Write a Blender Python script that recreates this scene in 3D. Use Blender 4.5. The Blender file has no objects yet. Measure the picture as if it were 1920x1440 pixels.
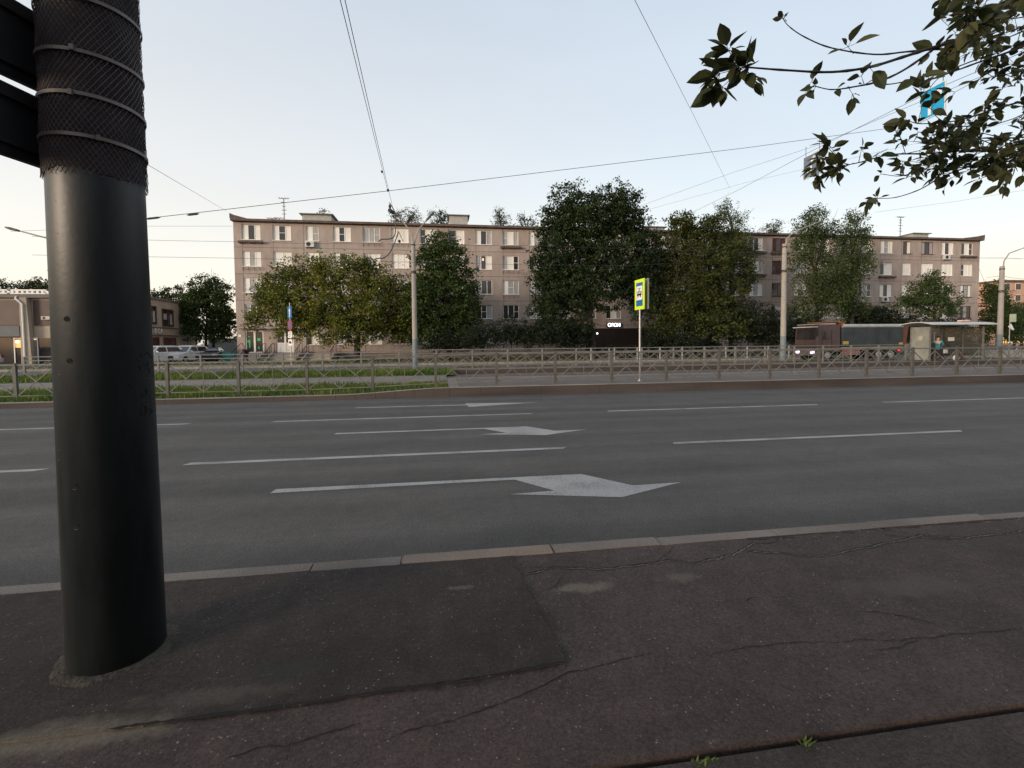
import bpy, bmesh, math, random
import numpy as np
from mathutils import Vector, Matrix
rad = math.radians
scene = bpy.context.scene
C = scene.collection
random.seed(7)
rng = np.random.default_rng(11)

# ------------------------------------------------------------------ camera
EYE = 1.70                       # metres above the road surface
YAW, PITCH, ROLL = rad(8.5748), rad(2.4315), rad(-0.5307)
FPX, SHIFT = 900.0, -38.61       # focal length in pixels of a 1920 px wide picture
fwd = Vector((math.sin(YAW)*math.cos(PITCH), math.cos(YAW)*math.cos(PITCH), -math.sin(PITCH)))
r0 = Vector((math.cos(YAW), -math.sin(YAW), 0)); u0 = r0.cross(fwd)
right = r0*math.cos(ROLL) + u0*math.sin(ROLL)
up = -r0*math.sin(ROLL) + u0*math.cos(ROLL)
cam = bpy.data.cameras.new('camera')
cam.sensor_width = 36; cam.lens = 36*FPX/1920; cam.shift_y = SHIFT/1920
cam.clip_start = 0.05; cam.clip_end = 4000
camo = bpy.data.objects.new('camera', cam); C.objects.link(camo)
m = Matrix((right, up, -fwd)).transposed().to_4x4(); m.translation = (0, 0, EYE)
camo.matrix_world = m
scene.camera = camo

# ------------------------------------------------------------------ light
SUN_AZ, SUN_EL = rad(-122), rad(7)       # azimuth from +Y towards +X
world = bpy.data.worlds.new('World'); scene.world = world; world.use_nodes = True
wn, wl = world.node_tree.nodes, world.node_tree.links
for n in list(wn): wn.remove(n)
wo = wn.new('ShaderNodeOutputWorld'); bg = wn.new('ShaderNodeBackground')
sky = wn.new('ShaderNodeTexSky'); sky.sky_type = 'NISHITA'; sky.sun_disc = False
sky.sun_elevation = SUN_EL; sky.sun_rotation = SUN_AZ
sky.air_density = 1.0; sky.dust_density = 1.6; sky.ozone_density = 1.0
SKY_STRENGTH = 0.10
bg.inputs['Strength'].default_value = SKY_STRENGTH
# thin evening overcast veil: pale, almost even light laid over the clear sky model
geo = wn.new('ShaderNodeTexCoord'); sep = wn.new('ShaderNodeSeparateXYZ')
wl.new(geo.outputs['Generated'], sep.inputs[0])
ramp = wn.new('ShaderNodeValToRGB'); wl.new(sep.outputs['Z'], ramp.inputs[0])
cr = ramp.color_ramp
cr.elements[0].position = 0.0; cr.elements[0].color = (.86, .66, .54, 1)
cr.elements[1].position = 1.0; cr.elements[1].color = (.50, .58, .66, 1)
for p_, c_ in ((.07, (.92, .70, .64)), (.17, (.88, .82, .79)), (.30, (.76, .79, .83)), (.55, (.66, .72, .80))):
    e = cr.elements.new(p_); e.color = (*c_, 1)
# azimuth: dot with the glow direction (left of the view)
dot = wn.new('ShaderNodeVectorMath'); dot.operation = 'DOT_PRODUCT'
wl.new(geo.outputs['Generated'], dot.inputs[0])
ga = rad(-62); dot.inputs[1].default_value = (math.sin(ga), math.cos(ga), 0)
mr = wn.new('ShaderNodeMapRange'); mr.inputs['From Min'].default_value = -.2; mr.inputs['From Max'].default_value = 1
mr.inputs['To Min'].default_value = 0; mr.inputs['To Max'].default_value = 1
wl.new(dot.outputs['Value'], mr.inputs['Value'])
low = wn.new('ShaderNodeMapRange'); low.inputs['From Min'].default_value = .65; low.inputs['From Max'].default_value = 0
low.inputs['To Min'].default_value = 0; low.inputs['To Max'].default_value = 1
wl.new(sep.outputs['Z'], low.inputs['Value'])
mu = wn.new('ShaderNodeMath'); mu.operation = 'MULTIPLY'; wl.new(mr.outputs[0], mu.inputs[0]); wl.new(low.outputs[0], mu.inputs[1])
gl = wn.new('ShaderNodeMix'); gl.data_type = 'RGBA'; gl.blend_type = 'MIX'
wl.new(mu.outputs[0], gl.inputs[0])
# very faint high haze streaks
cm = wn.new('ShaderNodeMapping'); cm.inputs['Scale'].default_value = (1.2, 1.2, 5); wl.new(geo.outputs['Generated'], cm.inputs[0])
cn = wn.new('ShaderNodeTexNoise'); cn.inputs['Scale'].default_value = 1.6; cn.inputs['Detail'].default_value = 5; wl.new(cm.outputs[0], cn.inputs['Vector'])
cmr = wn.new('ShaderNodeMapRange'); cmr.inputs['From Min'].default_value = .3; cmr.inputs['From Max'].default_value = .7; cmr.inputs['To Min'].default_value = .965; cmr.inputs['To Max'].default_value = 1.035; wl.new(cn.outputs['Fac'], cmr.inputs[0])
csc = wn.new('ShaderNodeVectorMath'); csc.operation = 'SCALE'; wl.new(ramp.outputs[0], csc.inputs[0]); wl.new(cmr.outputs[0], csc.inputs['Scale']); wl.new(csc.outputs[0], gl.inputs[6]); gl.inputs[7].default_value = (1.14, 1.04, .92, 1)
bg2 = wn.new('ShaderNodeBackground'); wl.new(gl.outputs[2], bg2.inputs['Color']); bg2.inputs['Strength'].default_value = .80
wl.new(sky.outputs[0], bg.inputs['Color'])
add = wn.new('ShaderNodeAddShader'); wl.new(bg.outputs[0], add.inputs[0]); wl.new(bg2.outputs[0], add.inputs[1])
wl.new(add.outputs[0], wo.inputs[0])

sl = bpy.data.lights.new('sun', 'SUN'); sl.energy = 2.4; sl.angle = rad(14); sl.color = (1, .84, .70)
so = bpy.data.objects.new('sun', sl); C.objects.link(so)
sd = Vector((math.sin(SUN_AZ)*math.cos(SUN_EL), math.cos(SUN_AZ)*math.cos(SUN_EL), math.sin(SUN_EL)))
so.rotation_euler = sd.to_track_quat('Z', 'Y').to_euler()

scene.view_settings.view_transform = 'Standard'; scene.view_settings.look = 'None'
scene.view_settings.exposure = 0; scene.view_settings.gamma = 1
scene.cycles.max_bounces = 5; scene.cycles.transparent_max_bounces = 6
scene.cycles.use_denoising = True

# ------------------------------------------------------------------ helpers
def ray(px, py):
    return right*((px-960)/FPX) - up*((py-720-SHIFT)/FPX) + fwd
def at(px, py, Y):                       # point on the vertical plane at world Y
    d = ray(px, py); return d*(Y/d.y) + Vector((0, 0, EYE))
def gz(px, py, z):                       # point on the horizontal plane at height z
    d = ray(px, py); return d*((z-EYE)/d.z) + Vector((0, 0, EYE))
def dz(px, py, D):                       # point at viewing depth D
    return ray(px, py)*D + Vector((0, 0, EYE))

def node_mat(name):
    mt = bpy.data.materials.new(name); mt.use_nodes = True
    return mt, mt.node_tree.nodes, mt.node_tree.links, mt.node_tree.nodes['Principled BSDF']

def mat(name, col, rough=.8, metal=0., var=.12, scale=3., bump=0., bscale=40., spec=.4, fine=0., fscale=150., hue=None, tex='Object', stretch=None):
    """base colour with large and fine noise variation plus bump"""
    mt, N, L, b = node_mat(name)
    tc = N.new('ShaderNodeTexCoord'); src = tc.outputs[tex]
    if stretch:
        mp = N.new('ShaderNodeMapping'); mp.inputs['Scale'].default_value = stretch; L.new(src, mp.inputs[0]); big = mp.outputs[0]
    else: big = src
    nz = N.new('ShaderNodeTexNoise'); nz.inputs['Scale'].default_value = scale; nz.inputs['Detail'].default_value = 6; L.new(big, nz.inputs['Vector'])
    rp = N.new('ShaderNodeValToRGB'); L.new(nz.outputs['Fac'], rp.inputs[0])
    c2 = hue or col
    rp.color_ramp.elements[0].position = .3; rp.color_ramp.elements[1].position = .7
    rp.color_ramp.elements[0].color = (*[c*(1-var) for c in col], 1); rp.color_ramp.elements[1].color = (*[min(1, c*(1+var)) for c in c2], 1)
    out = rp.outputs[0]
    if fine:
        n2 = N.new('ShaderNodeTexNoise'); n2.inputs['Scale'].default_value = fscale; n2.inputs['Detail'].default_value = 3; n2.inputs['Roughness'].default_value = .7; L.new(src, n2.inputs['Vector'])
        m2 = N.new('ShaderNodeMapRange'); m2.inputs['From Min'].default_value = .35; m2.inputs['From Max'].default_value = .65
        m2.inputs['To Min'].default_value = 1-fine; m2.inputs['To Max'].default_value = 1+fine; L.new(n2.outputs['Fac'], m2.inputs[0])
        mx = N.new('ShaderNodeVectorMath'); mx.operation = 'SCALE'; L.new(out, mx.inputs[0]); L.new(m2.outputs[0], mx.inputs['Scale']); out = mx.outputs[0]
    L.new(out, b.inputs['Base Color'])
    b.inputs['Roughness'].default_value = rough; b.inputs['Metallic'].default_value = metal
    b.inputs['Specular IOR Level'].default_value = spec
    if bump:
        n3 = N.new('ShaderNodeTexNoise'); n3.inputs['Scale'].default_value = bscale; n3.inputs['Detail'].default_value = 5; L.new(src, n3.inputs['Vector'])
        bp = N.new('ShaderNodeBump'); bp.inputs['Strength'].default_value = bump; bp.inputs['Distance'].default_value = .02
        L.new(n3.outputs['Fac'], bp.inputs['Height']); L.new(bp.outputs[0], b.inputs['Normal'])
    return mt

def emit(name, col, s):
    mt, N, L, b = node_mat(name)
    b.inputs['Base Color'].default_value = (*col, 1); b.inputs['Emission Color'].default_value = (*col, 1); b.inputs['Emission Strength'].default_value = s
    return mt

def leaf_mat(name, c1, c2, rough=.6, trans=.25, pscale=.45):
    mt, N, L, b = node_mat(name)
    g = N.new('ShaderNodeNewGeometry'); rp = N.new('ShaderNodeValToRGB')
    tc = N.new('ShaderNodeTexCoord'); nz = N.new('ShaderNodeTexNoise'); nz.inputs['Scale'].default_value = pscale; nz.inputs['Detail'].default_value = 3
    L.new(tc.outputs['Object'], nz.inputs['Vector'])
    ad = N.new('ShaderNodeMath'); ad.operation = 'MULTIPLY_ADD'; ad.inputs[1].default_value = .45
    m2 = N.new('ShaderNodeMath'); m2.operation = 'MULTIPLY_ADD'; m2.inputs[1].default_value = 1.9; m2.inputs[2].default_value = -.68
    L.new(nz.outputs['Fac'], m2.inputs[0]); L.new(g.outputs['Random Per Island'], ad.inputs[0]); L.new(m2.outputs[0], ad.inputs[2])
    L.new(ad.outputs[0], rp.inputs[0])
    rp.color_ramp.elements[0].color = (*c1, 1); rp.color_ramp.elements[1].color = (*c2, 1)
    L.new(rp.outputs[0], b.inputs['Base Color']); b.inputs['Roughness'].default_value = rough; b.inputs['Specular IOR Level'].default_value = .25
    tr = N.new('ShaderNodeBsdfTranslucent'); L.new(rp.outputs[0], tr.inputs['Color'])
    mx = N.new('ShaderNodeMixShader'); mx.inputs[0].default_value = trans
    L.new(b.outputs[0], mx.inputs[1]); L.new(tr.outputs[0], mx.inputs[2]); L.new(mx.outputs[0], N['Material Output'].inputs[0])
    return mt

def asphalt(name, base, var=.1, speck=.5, spk_col=(.30, .28, .26), bump=.5, tracks=0., blotch=1., stains=()):
    """asphalt: bitumen with light grains, large worn areas, optional wheel tracks along X"""
    mt, N, L, b = node_mat(name)
    tc = N.new('ShaderNodeTexCoord'); ob = tc.outputs['Object']
    def noise(scale, det=4, ro=.6, vec=ob):
        n = N.new('ShaderNodeTexNoise'); n.inputs['Scale'].default_value = scale; n.inputs['Detail'].default_value = det; n.inputs['Roughness'].default_value = ro; L.new(vec, n.inputs['Vector']); return n.outputs['Fac']
    def mrange(v, a, b_, c, d):
        n = N.new('ShaderNodeMapRange'); n.inputs['From Min'].default_value = a; n.inputs['From Max'].default_value = b_; n.inputs['To Min'].default_value = c; n.inputs['To Max'].default_value = d; L.new(v, n.inputs[0]); return n.outputs[0]
    def mul(a, b_):
        n = N.new('ShaderNodeMath'); n.operation = 'MULTIPLY'; L.new(a, n.inputs[0]); L.new(b_, n.inputs[1]); return n.outputs[0]
    f = mul(mrange(noise(.9*blotch, 6), .3, .7, 1-var, 1+var), mrange(noise(7*blotch, 5), .3, .7, 1-var*.7, 1+var*.7))
    f = mul(f, mrange(noise(110, 3, .8), .35, .65, .66, 1.34)); f = mul(f, mrange(noise(48, 3, .85), .32, .68, .62, 1.38))
    if tracks:
        mp = N.new('ShaderNodeMapping'); mp.inputs['Scale'].default_value = (.03, 1.4, 1); L.new(ob, mp.inputs[0])
        f = mul(f, mrange(noise(1.0, 4, .5, mp.outputs[0]), .35, .65, 1-tracks, 1+tracks))
    sc = N.new('ShaderNodeVectorMath'); sc.operation = 'SCALE'; sc.inputs[0].default_value = base; L.new(f, sc.inputs['Scale'])
    vo = N.new('ShaderNodeTexVoronoi'); vo.inputs['Scale'].default_value = 62; L.new(ob, vo.inputs['Vector'])
    spk = N.new('ShaderNodeSeparateColor'); L.new(vo.outputs['Color'], spk.inputs[0])
    pick = mrange(spk.outputs[0], .86, .92, 0, 1)
    rnd = mrange(vo.outputs['Distance'], .18, .30, 1, 0)
    k = mul(pick, rnd); sm = N.new('ShaderNodeMath'); sm.operation = 'MULTIPLY'; sm.inputs[1].default_value = speck; L.new(k, sm.inputs[0])
    sm2 = mul(sm.outputs[0], spk.outputs[1])
    mx = N.new('ShaderNodeMix'); mx.data_type = 'RGBA'; L.new(sm2, mx.inputs[0]); L.new(sc.outputs[0], mx.inputs[6]); mx.inputs[7].default_value = (*spk_col, 1)
    out = mx.outputs[2]
    for (cx, cy, rx, ry, col, amt) in stains:
        m1 = N.new('ShaderNodeMapping'); m1.vector_type = 'POINT'; m1.inputs['Location'].default_value = (-cx/rx, -cy/ry, 0); m1.inputs['Scale'].default_value = (1/rx, 1/ry, 0); L.new(ob, m1.inputs[0])
        ln = N.new('ShaderNodeVectorMath'); ln.operation = 'LENGTH'; L.new(m1.outputs[0], ln.inputs[0])
        wob = N.new('ShaderNodeMath'); wob.operation = 'ADD'; L.new(ln.outputs['Value'], wob.inputs[0]); L.new(mrange(noise(1.6/rx, 6, .65), .3, .7, -.55, .55), wob.inputs[1])
        k = mul(mrange(wob.outputs[0], .45, 1.05, amt, 0), mrange(noise(60, 4, .8), .3, .65, .45, 1.25))
        m3 = N.new('ShaderNodeMix'); m3.data_type = 'RGBA'; L.new(k, m3.inputs[0]); L.new(out, m3.inputs[6]); m3.inputs[7].default_value = (*col, 1); out = m3.outputs[2]
    L.new(out, b.inputs['Base Color']); b.inputs['Roughness'].default_value = .85; b.inputs['Specular IOR Level'].default_value = .3
    bp = N.new('ShaderNodeBump'); bp.inputs['Strength'].default_value = bump; bp.inputs['Distance'].default_value = .006
    hs = N.new('ShaderNodeMath'); hs.operation = 'ADD'; L.new(noise(160, 4, .8), hs.inputs[0]); L.new(mrange(noise(9, 4), 0, 1, 0, 2.2), hs.inputs[1])
    L.new(hs.outputs[0], bp.inputs['Height']); L.new(bp.outputs[0], b.inputs['Normal'])
    return mt

class MB:
    """collects shapes; build() links them as one mesh object"""
    def __init__(s): s.v = []; s.f = []
    def add(s, vs, fs):
        o = len(s.v); s.v += [tuple(v) for v in vs]; s.f += [tuple(i+o for i in f) for f in fs]; return s
    def box(s, x0, y0, z0, x1, y1, z1, M=None):
        vs = [Vector(p) for p in ((x0,y0,z0),(x1,y0,z0),(x1,y1,z0),(x0,y1,z0),(x0,y0,z1),(x1,y0,z1),(x1,y1,z1),(x0,y1,z1))]
        if M is not None: vs = [M @ v for v in vs]
        return s.add(vs, [(0,3,2,1),(4,5,6,7),(0,1,5,4),(1,2,6,5),(2,3,7,6),(3,0,4,7)])
    def cbox(s, c, d, M=None):
        return s.box(c[0]-d[0]/2, c[1]-d[1]/2, c[2]-d[2]/2, c[0]+d[0]/2, c[1]+d[1]/2, c[2]+d[2]/2, M)
    def tube(s, pts, rr, n=8, cap=True):
        pts = [Vector(p) for p in pts]
        if not hasattr(rr, '__len__'): rr = [rr]*len(pts)
        o = len(s.v); prev = None
        for i, p in enumerate(pts):
            a = pts[max(i-1, 0)]; b = pts[min(i+1, len(pts)-1)]; t = (b-a).normalized()
            if prev is None:
                h = Vector((0, 0, 1)) if abs(t.z) < .9 else Vector((1, 0, 0)); x = t.cross(h).normalized()
            else: x = (prev - t*prev.dot(t)).normalized()
            prev = x; y = t.cross(x)
            for k in range(n):
                an = 2*math.pi*k/n; s.v.append(tuple(p + (x*math.cos(an)+y*math.sin(an))*rr[i]))
        for i in range(len(pts)-1):
            for k in range(n):
                k2 = (k+1) % n; s.f.append((o+i*n+k, o+i*n+k2, o+(i+1)*n+k2, o+(i+1)*n+k))
        if cap:
            s.f.append(tuple(o+k for k in range(n))[::-1]); e = o+(len(pts)-1)*n; s.f.append(tuple(e+k for k in range(n)))
        return s
    def bar(s, a, b, w, d=None, upv=(0, 0, 1)):
        """rectangular bar between two points, w across, d along the up side"""
        a, b = Vector(a), Vector(b); t = (b-a).normalized(); d = d or w
        u = Vector(upv); x = t.cross(u)
        if x.length < 1e-4: x = t.cross(Vector((1, 0, 0)))
        x.normalize(); y = x.cross(t)
        vs = [q + x*sx*w/2 + y*sy*d/2 for q in (a, b) for sx, sy in ((-1,-1),(1,-1),(1,1),(-1,1))]
        return s.add(vs, [(3,2,1,0),(4,5,6,7),(0,1,5,4),(1,2,6,5),(2,3,7,6),(3,0,4,7)])
    def prism(s, poly, y0, y1, plane='xz'):
        """extrude a polygon given in xz (along y), yz (along x) or xy (along z)"""
        n = len(poly)
        def P(p, e):
            return (p[0], e, p[1]) if plane == 'xz' else ((e, p[0], p[1]) if plane == 'yz' else (p[0], p[1], e))
        vs = [P(p, y0) for p in poly] + [P(p, y1) for p in poly]
        return s.add(vs, [tuple(range(n)), tuple(range(2*n-1, n-1, -1))] + [(i, (i+1) % n + 0, (i+1) % n + n, i+n)[::-1] for i in range(n)])
    def poly(s, pts): return s.add(pts, [tuple(range(len(pts)))])
    def build(s, name, m, parent=None, bevel=0, smooth=False, loc=None):
        me = bpy.data.meshes.new(name); me.from_pydata(s.v, [], s.f); me.update()
        bm = bmesh.new(); bm.from_mesh(me); bmesh.ops.recalc_face_normals(bm, faces=bm.faces) if not getattr(s, 'flat', False) else None
        bm.to_mesh(me); bm.free()
        if smooth: me.polygons.foreach_set('use_smooth', [True]*len(me.polygons))
        me.materials.append(m)
        o = bpy.data.objects.new(name, me); C.objects.link(o)
        if bevel:
            md = o.modifiers.new('bevel', 'BEVEL'); md.width = bevel; md.segments = 2; md.limit_method = 'ANGLE'
        if parent: o.parent = parent
        if loc: o.location = loc
        return o
def sheet(pts, z): b = MB(); b.flat = True; b.poly([(p[0], p[1], z) for p in pts]); return b

def tag(o, label=None, cat=None, group=None, kind=None):
    if label: o['label'] = label
    if cat: o['category'] = cat
    if group: o['group'] = group
    if kind: o['kind'] = kind
    return o
def thing(name, label, cat, loc=(0, 0, 0), rz=0, group=None):
    o = bpy.data.objects.new(name, None); C.objects.link(o); o.location = loc; o.rotation_euler.z = rz; o.empty_display_size = .2
    return tag(o, label, cat, group)
def kids(o): return [c for c in bpy.data.objects if c.parent == o]
def copy_tree(o, parent=None):
    ch = kids(o); c = o.copy(); C.objects.link(c); c.parent = parent
    for k in ch: copy_tree(k, c)
    return c
def text_mesh(body, size, m, name, parent, M, extrude=.01, bold=0.):
    cu = bpy.data.curves.new('lettering', 'FONT'); cu.body = body; cu.size = size; cu.extrude = extrude; cu.align_x = 'CENTER'; cu.align_y = 'CENTER'; cu.offset = bold
    t = bpy.data.objects.new('lettering_tmp', cu); C.objects.link(t)
    bpy.context.view_layer.update()
    me = bpy.data.meshes.new_from_object(t.evaluated_get(bpy.context.evaluated_depsgraph_get()))
    bpy.data.objects.remove(t); me.materials.clear(); me.materials.append(m)
    me.transform(M); o = bpy.data.objects.new(name, me); C.objects.link(o); o.parent = parent
    return o

# ------------------------------------------------------------------ materials
M_road = asphalt('road_asphalt', (.092, .082, .074), .14, .40, (.30, .29, .27), .6, tracks=.17)
ST = [(.93, 2.93, .24, .07, (.16, .135, .10), .8), (1.55, 2.95, .16, .07, (.14, .12, .095), .55), (-1.62, 2.12, .5, .11, (.17, .14, .105), .8), (-1.1, 2.28, .45, .07, (.12, .10, .08), .5), (.12, 3.05, .10, .03, (.15, .13, .11), .6), (-.75, 2.4, .22, .08, (.03, .036, .03), .5), (2.9, 2.6, .5, .15, (.10, .085, .07), .5)]
M_walk = asphalt('pavement_asphalt', (.062, .044, .040), .24, .65, (.40, .37, .33), .9, stains=ST)
M_patch = asphalt('patch_asphalt', (.038, .029, .026), .32, .7, (.34, .31, .27), 1.3, stains=ST)
M_walk2 = asphalt('rough_asphalt', (.062, .048, .043), .3, .5, (.34, .30, .27), 1.3)
M_farroad = asphalt('far_asphalt', (.12, .112, .105), .12, .1, (.2, .2, .19), .3)
M_ground = mat('bare_ground', (.085, .078, .05), .95, var=.3, scale=.6, bump=.5, bscale=8, fine=.3, fscale=20)
M_soil = mat('dark_soil', (.05, .043, .03), .95, var=.3, scale=1, fine=.3, fscale=12)
M_kerb = mat('kerb_granite', (.165, .137, .118), .85, var=.25, scale=1.3, fine=.2, fscale=90, bump=.4, bscale=60, hue=(.175, .145, .125))
M_kerbdark = mat('platform_kerb', (.064, .052, .046), .85, var=.3, scale=.8, fine=.2, fscale=40, stretch=(.5, 1, 3))
M_kerbtop = mat('kerb_top', (.25, .22, .195), .85, var=.2, scale=1.2, fine=.15, fscale=30)
M_pave = mat('platform_paving', (.155, .127, .112), .9, var=.15, scale=1.2, fine=.2, fscale=25)
M_slab = mat('concrete_slab', (.20, .168, .142), .9, var=.2, scale=1.5, fine=.2, fscale=25)
M_track = mat('track_bed', (.15, .122, .105), .95, var=.25, scale=1.5, fine=.3, fscale=18)
M_rail = mat('rail_steel', (.25, .23, .22), .4, metal=.8)
M_paint, _N, _L, _b = node_mat('road_paint')
_tc = _N.new('ShaderNodeTexCoord'); _n1 = _N.new('ShaderNodeTexNoise'); _n1.inputs['Scale'].default_value = 38; _n1.inputs['Detail'].default_value = 8; _n1.inputs['Roughness'].default_value = .75; _L.new(_tc.outputs['Object'], _n1.inputs['Vector'])
_n2 = _N.new('ShaderNodeTexNoise'); _n2.inputs['Scale'].default_value = 1.7; _n2.inputs['Detail'].default_value = 6; _L.new(_tc.outputs['Object'], _n2.inputs['Vector'])
_ad = _N.new('ShaderNodeMath'); _ad.operation = 'MULTIPLY_ADD'; _ad.inputs[1].default_value = .55; _L.new(_n2.outputs['Fac'], _ad.inputs[0]); _L.new(_n1.outputs['Fac'], _ad.inputs[2])
_rp = _N.new('ShaderNodeValToRGB'); _L.new(_ad.outputs[0], _rp.inputs[0]); _e = _rp.color_ramp.elements
_e[0].position = .60; _e[0].color = (.40, .375, .36, 1); _e[1].position = .96; _e[1].color = (.11, .10, .095, 1)
_x = _e.new(.78); _x.color = (.33, .31, .295, 1); _x = _e.new(.86); _x.color = (.24, .225, .215, 1)
_L.new(_rp.outputs[0], _b.inputs['Base Color']); _b.inputs['Roughness'].default_value = .75
M_crack = mat('crack_dark', (.012, .010, .009), 1, var=.2)
M_crackl = mat('crack_edge', (.15, .13, .115), 1, var=.3, fine=.4, fscale=60)
M_grassb = mat('grass_base', (.055, .085, .022), .95, var=.4, scale=1.2, fine=.5, fscale=14, hue=(.10, .11, .03))
M_grass = leaf_mat('grass_blades', (.045, .095, .014), (.17, .21, .045), trans=.3, pscale=.35)
M_grassd = leaf_mat('dry_grass', (.09, .085, .03), (.24, .20, .09), trans=.3)
M_fence = mat('fence_paint', (.15, .143, .125), .6, var=.25, scale=4, fine=.15, fscale=30)
M_fencep = mat('fence_post_paint', (.095, .090, .078), .6, var=.25, scale=5, fine=.15, fscale=30)
M_fencef = mat('far_fence_paint', (.17, .17, .158), .6, var=.2, scale=4)
M_conc = mat('pole_concrete', (.33, .30, .27), .85, var=.1, scale=2, fine=.08, fscale=20, bump=.1)
M_concp = mat('pole_grey_paint', (.17, .20, .215), .7, var=.1)
M_steel = mat('galvanised_steel', (.38, .38, .37), .45, metal=.5, var=.1)
M_dark = mat('dark_metal', (.02, .02, .022), .6)
M_wire = mat('wire', (.05, .05, .055), .6)
M_wirel = mat('thin_wire', (.20, .21, .23), .6)
M_trunk = mat('bark', (.045, .037, .03), .95, var=.3, scale=6, bump=.5, bscale=20)
M_twig = mat('twig_bark', (.03, .024, .022), .9, var=.3, scale=30)

# ------------------------------------------------------------------ ground, roads, pavements
def structure(o): o['kind'] = 'structure'; return o
structure(sheet([(-900, -900), (1200, -900), (1200, 1500), (-900, 1500)], -.06).build('ground', M_ground))
road = structure(sheet([(-160, 3.55), (330, 3.55), (330, 15.5), (-160, 15.5)], 0).build('road', M_road))
farroad = structure(sheet([(-160, 29.5), (330, 29.5), (330, 38.6), (-160, 38.6)], 0).build('far_road', M_farroad))

KY0, KY1 = 3.46, 3.60
b = MB(); b.box(-40, 1.665, -.05, 60, KY0-.004, .12); walk = structure(b.build('pavement', M_walk))
b = MB(); b.box(-40, -14, -.05, 60, 1.637, .108); structure(b.build('inner_pavement', M_walk2))
b = MB(); b.box(-40, 1.60, -.05, 60, 1.70, .035); structure(b.build('pavement_gap', M_crack))
# near kerb of separate granite stones
js = [-9.2, -7.2, -5.2, -3.4, -2.2, -0.92, -0.30, 0.83, 1.68, 2.7, 3.62, 4.76]
while js[-1] < 60: js.append(js[-1] + random.choice((1.0, 1.0, 2.0, 1.5)))
x = -9.2
while x > -40: x -= 2; js.insert(0, x)
b = MB()
for i in range(len(js)-1):
    a, c = js[i]+.003+random.random()*.004, js[i+1]-.003-random.random()*.004
    dy = random.uniform(-.005, .005); h = .123+random.uniform(-.003, .005); t = random.uniform(-.006, .006)
    n = max(2, int((c-a)/.25)); top = [(a+(c-a)*k/n) for k in range(n+1)]
    for k in range(n):
        w0 = .006*math.sin(top[k]*7+i); w1 = .006*math.sin(top[k+1]*7+i)
        b.add([(top[k], KY0+dy+w0, -.05), (top[k+1], KY0+dy+w1, -.05), (top[k+1], KY1+dy, -.05), (top[k], KY1+dy, -.05),
               (top[k], KY0+dy+w0, h), (top[k+1], KY0+dy+w1, h), (top[k+1], KY1+dy-.015, h+t), (top[k], KY1+dy-.015, h+t)],
              [(4,5,6,7), (0,1,5,4), (2,3,7,6)] + ([(3,0,4,7)] if k == 0 else []) + ([(1,2,6,5)] if k == n-1 else []))
structure(b.build('near_kerb', M_kerb))
# two reddish granite stones of the kerb
M_kerbred = mat('kerb_granite_red', (.20, .150, .118), .85, var=.2, scale=1.5, fine=.2, fscale=90)
b = MB(); b.box(-.285, KY0-.004, 0, .825, KY1+.002, .130); structure(b.build('reddish_kerb_stone', M_kerbred, bevel=.008))

# asphalt patch round the pole, ragged outline
def ragged(pts, step=.05, amp=.006):
    out = []
    for i in range(len(pts)):
        a, c = Vector(pts[i]), Vector(pts[(i+1) % len(pts)]); n = max(1, int((c-a).length/step))
        for k in range(n):
            p = a.lerp(c, k/n); out.append((p.x+random.uniform(-amp, amp), p.y+random.uniform(-amp, amp)))
    return out
b = MB(); b.flat = False
P = ragged([(.60, 2.235), (.50, 3.445), (-9, 3.445), (-9, 2.05), (-1.5, 2.14), (-.56, 2.165)])
b.prism(P, .10, .1285, 'xy'); b.build('asphalt_patch', M_patch, walk)

# mound of dirt against the pole foot
PC = Vector((-1.665, 2.695, .12)); PR = .205
b = MB(); n = 40
ring = []
for k in range(n):
    a = 6.283*k/n; q = .06+.05*random.random()
    for rr, zz in ((PR-.01, .020), (PR+q*.4, .014), (PR+q*.9, .0)):
        ring.append((PC.x+rr*math.cos(a), PC.y+rr*math.sin(a), .12+zz*random.uniform(.8, 1.2)))
fs = []
for k in range(n):
    for j in range(2): fs.append((k*3+j, k*3+j+1, ((k+1) % n)*3+j+1, ((k+1) % n)*3+j))
b.add(ring, fs); b.build('dirt_collar', mat('collar_dirt', (.050, .041, .033), 1, var=.35, scale=9, fine=.4, fscale=70, bump=.6), walk, smooth=True)

def crack(pts, w=.006, z=.1235, name='crack', amp=.01, m=None, par=walk, light=False):
    """jagged tapering crack along screen-measured ground points"""
    P = [gz(x, y, .12) for x, y in pts]; Q = []
    for i in range(len(P)-1):
        n = max(2, int((P[i+1]-P[i]).length/.02))
        for k in range(n): Q.append(P[i].lerp(P[i+1], k/n))
    Q.append(P[-1]); b = MB(); b.flat = True; N_ = len(Q); off = 0; L, R = [], []
    for i, q in enumerate(Q):
        off = off*.8 + random.gauss(0, amp*.4); tp = min(1, (min(i, N_-1-i)+.5)/4)
        ww = w*1.5*random.uniform(.35, 1.5)*tp
        L.append((q.x, q.y+off+ww/2, z)); R.append((q.x+random.uniform(-1, 1)*.002, q.y+off-ww/2, z))
    for i in range(N_-1): b.add([L[i], R[i], R[i+1], L[i+1]], [(0, 1, 2, 3)])
    o = b.build(name, m or M_crack, par)
    if light:
        b = MB(); b.flat = True
        for i in range(N_-1):
            w2 = .006+.008*random.random(); a = Vector(R[i]); c = Vector(R[i+1])
            b.add([a, a-Vector((0, w2, -.0008)), c-Vector((0, w2, -.0008)), c], [(0, 1, 2, 3)])
        b.build('crack_highlight', M_crackl, par)  # pale strip painted in as a highlight along the crack edge
    return o
crack([(960, 1045), (975, 1080), (1000, 1130), (1020, 1170), (1060, 1243)], .008, z=.131, light=True)
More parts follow.
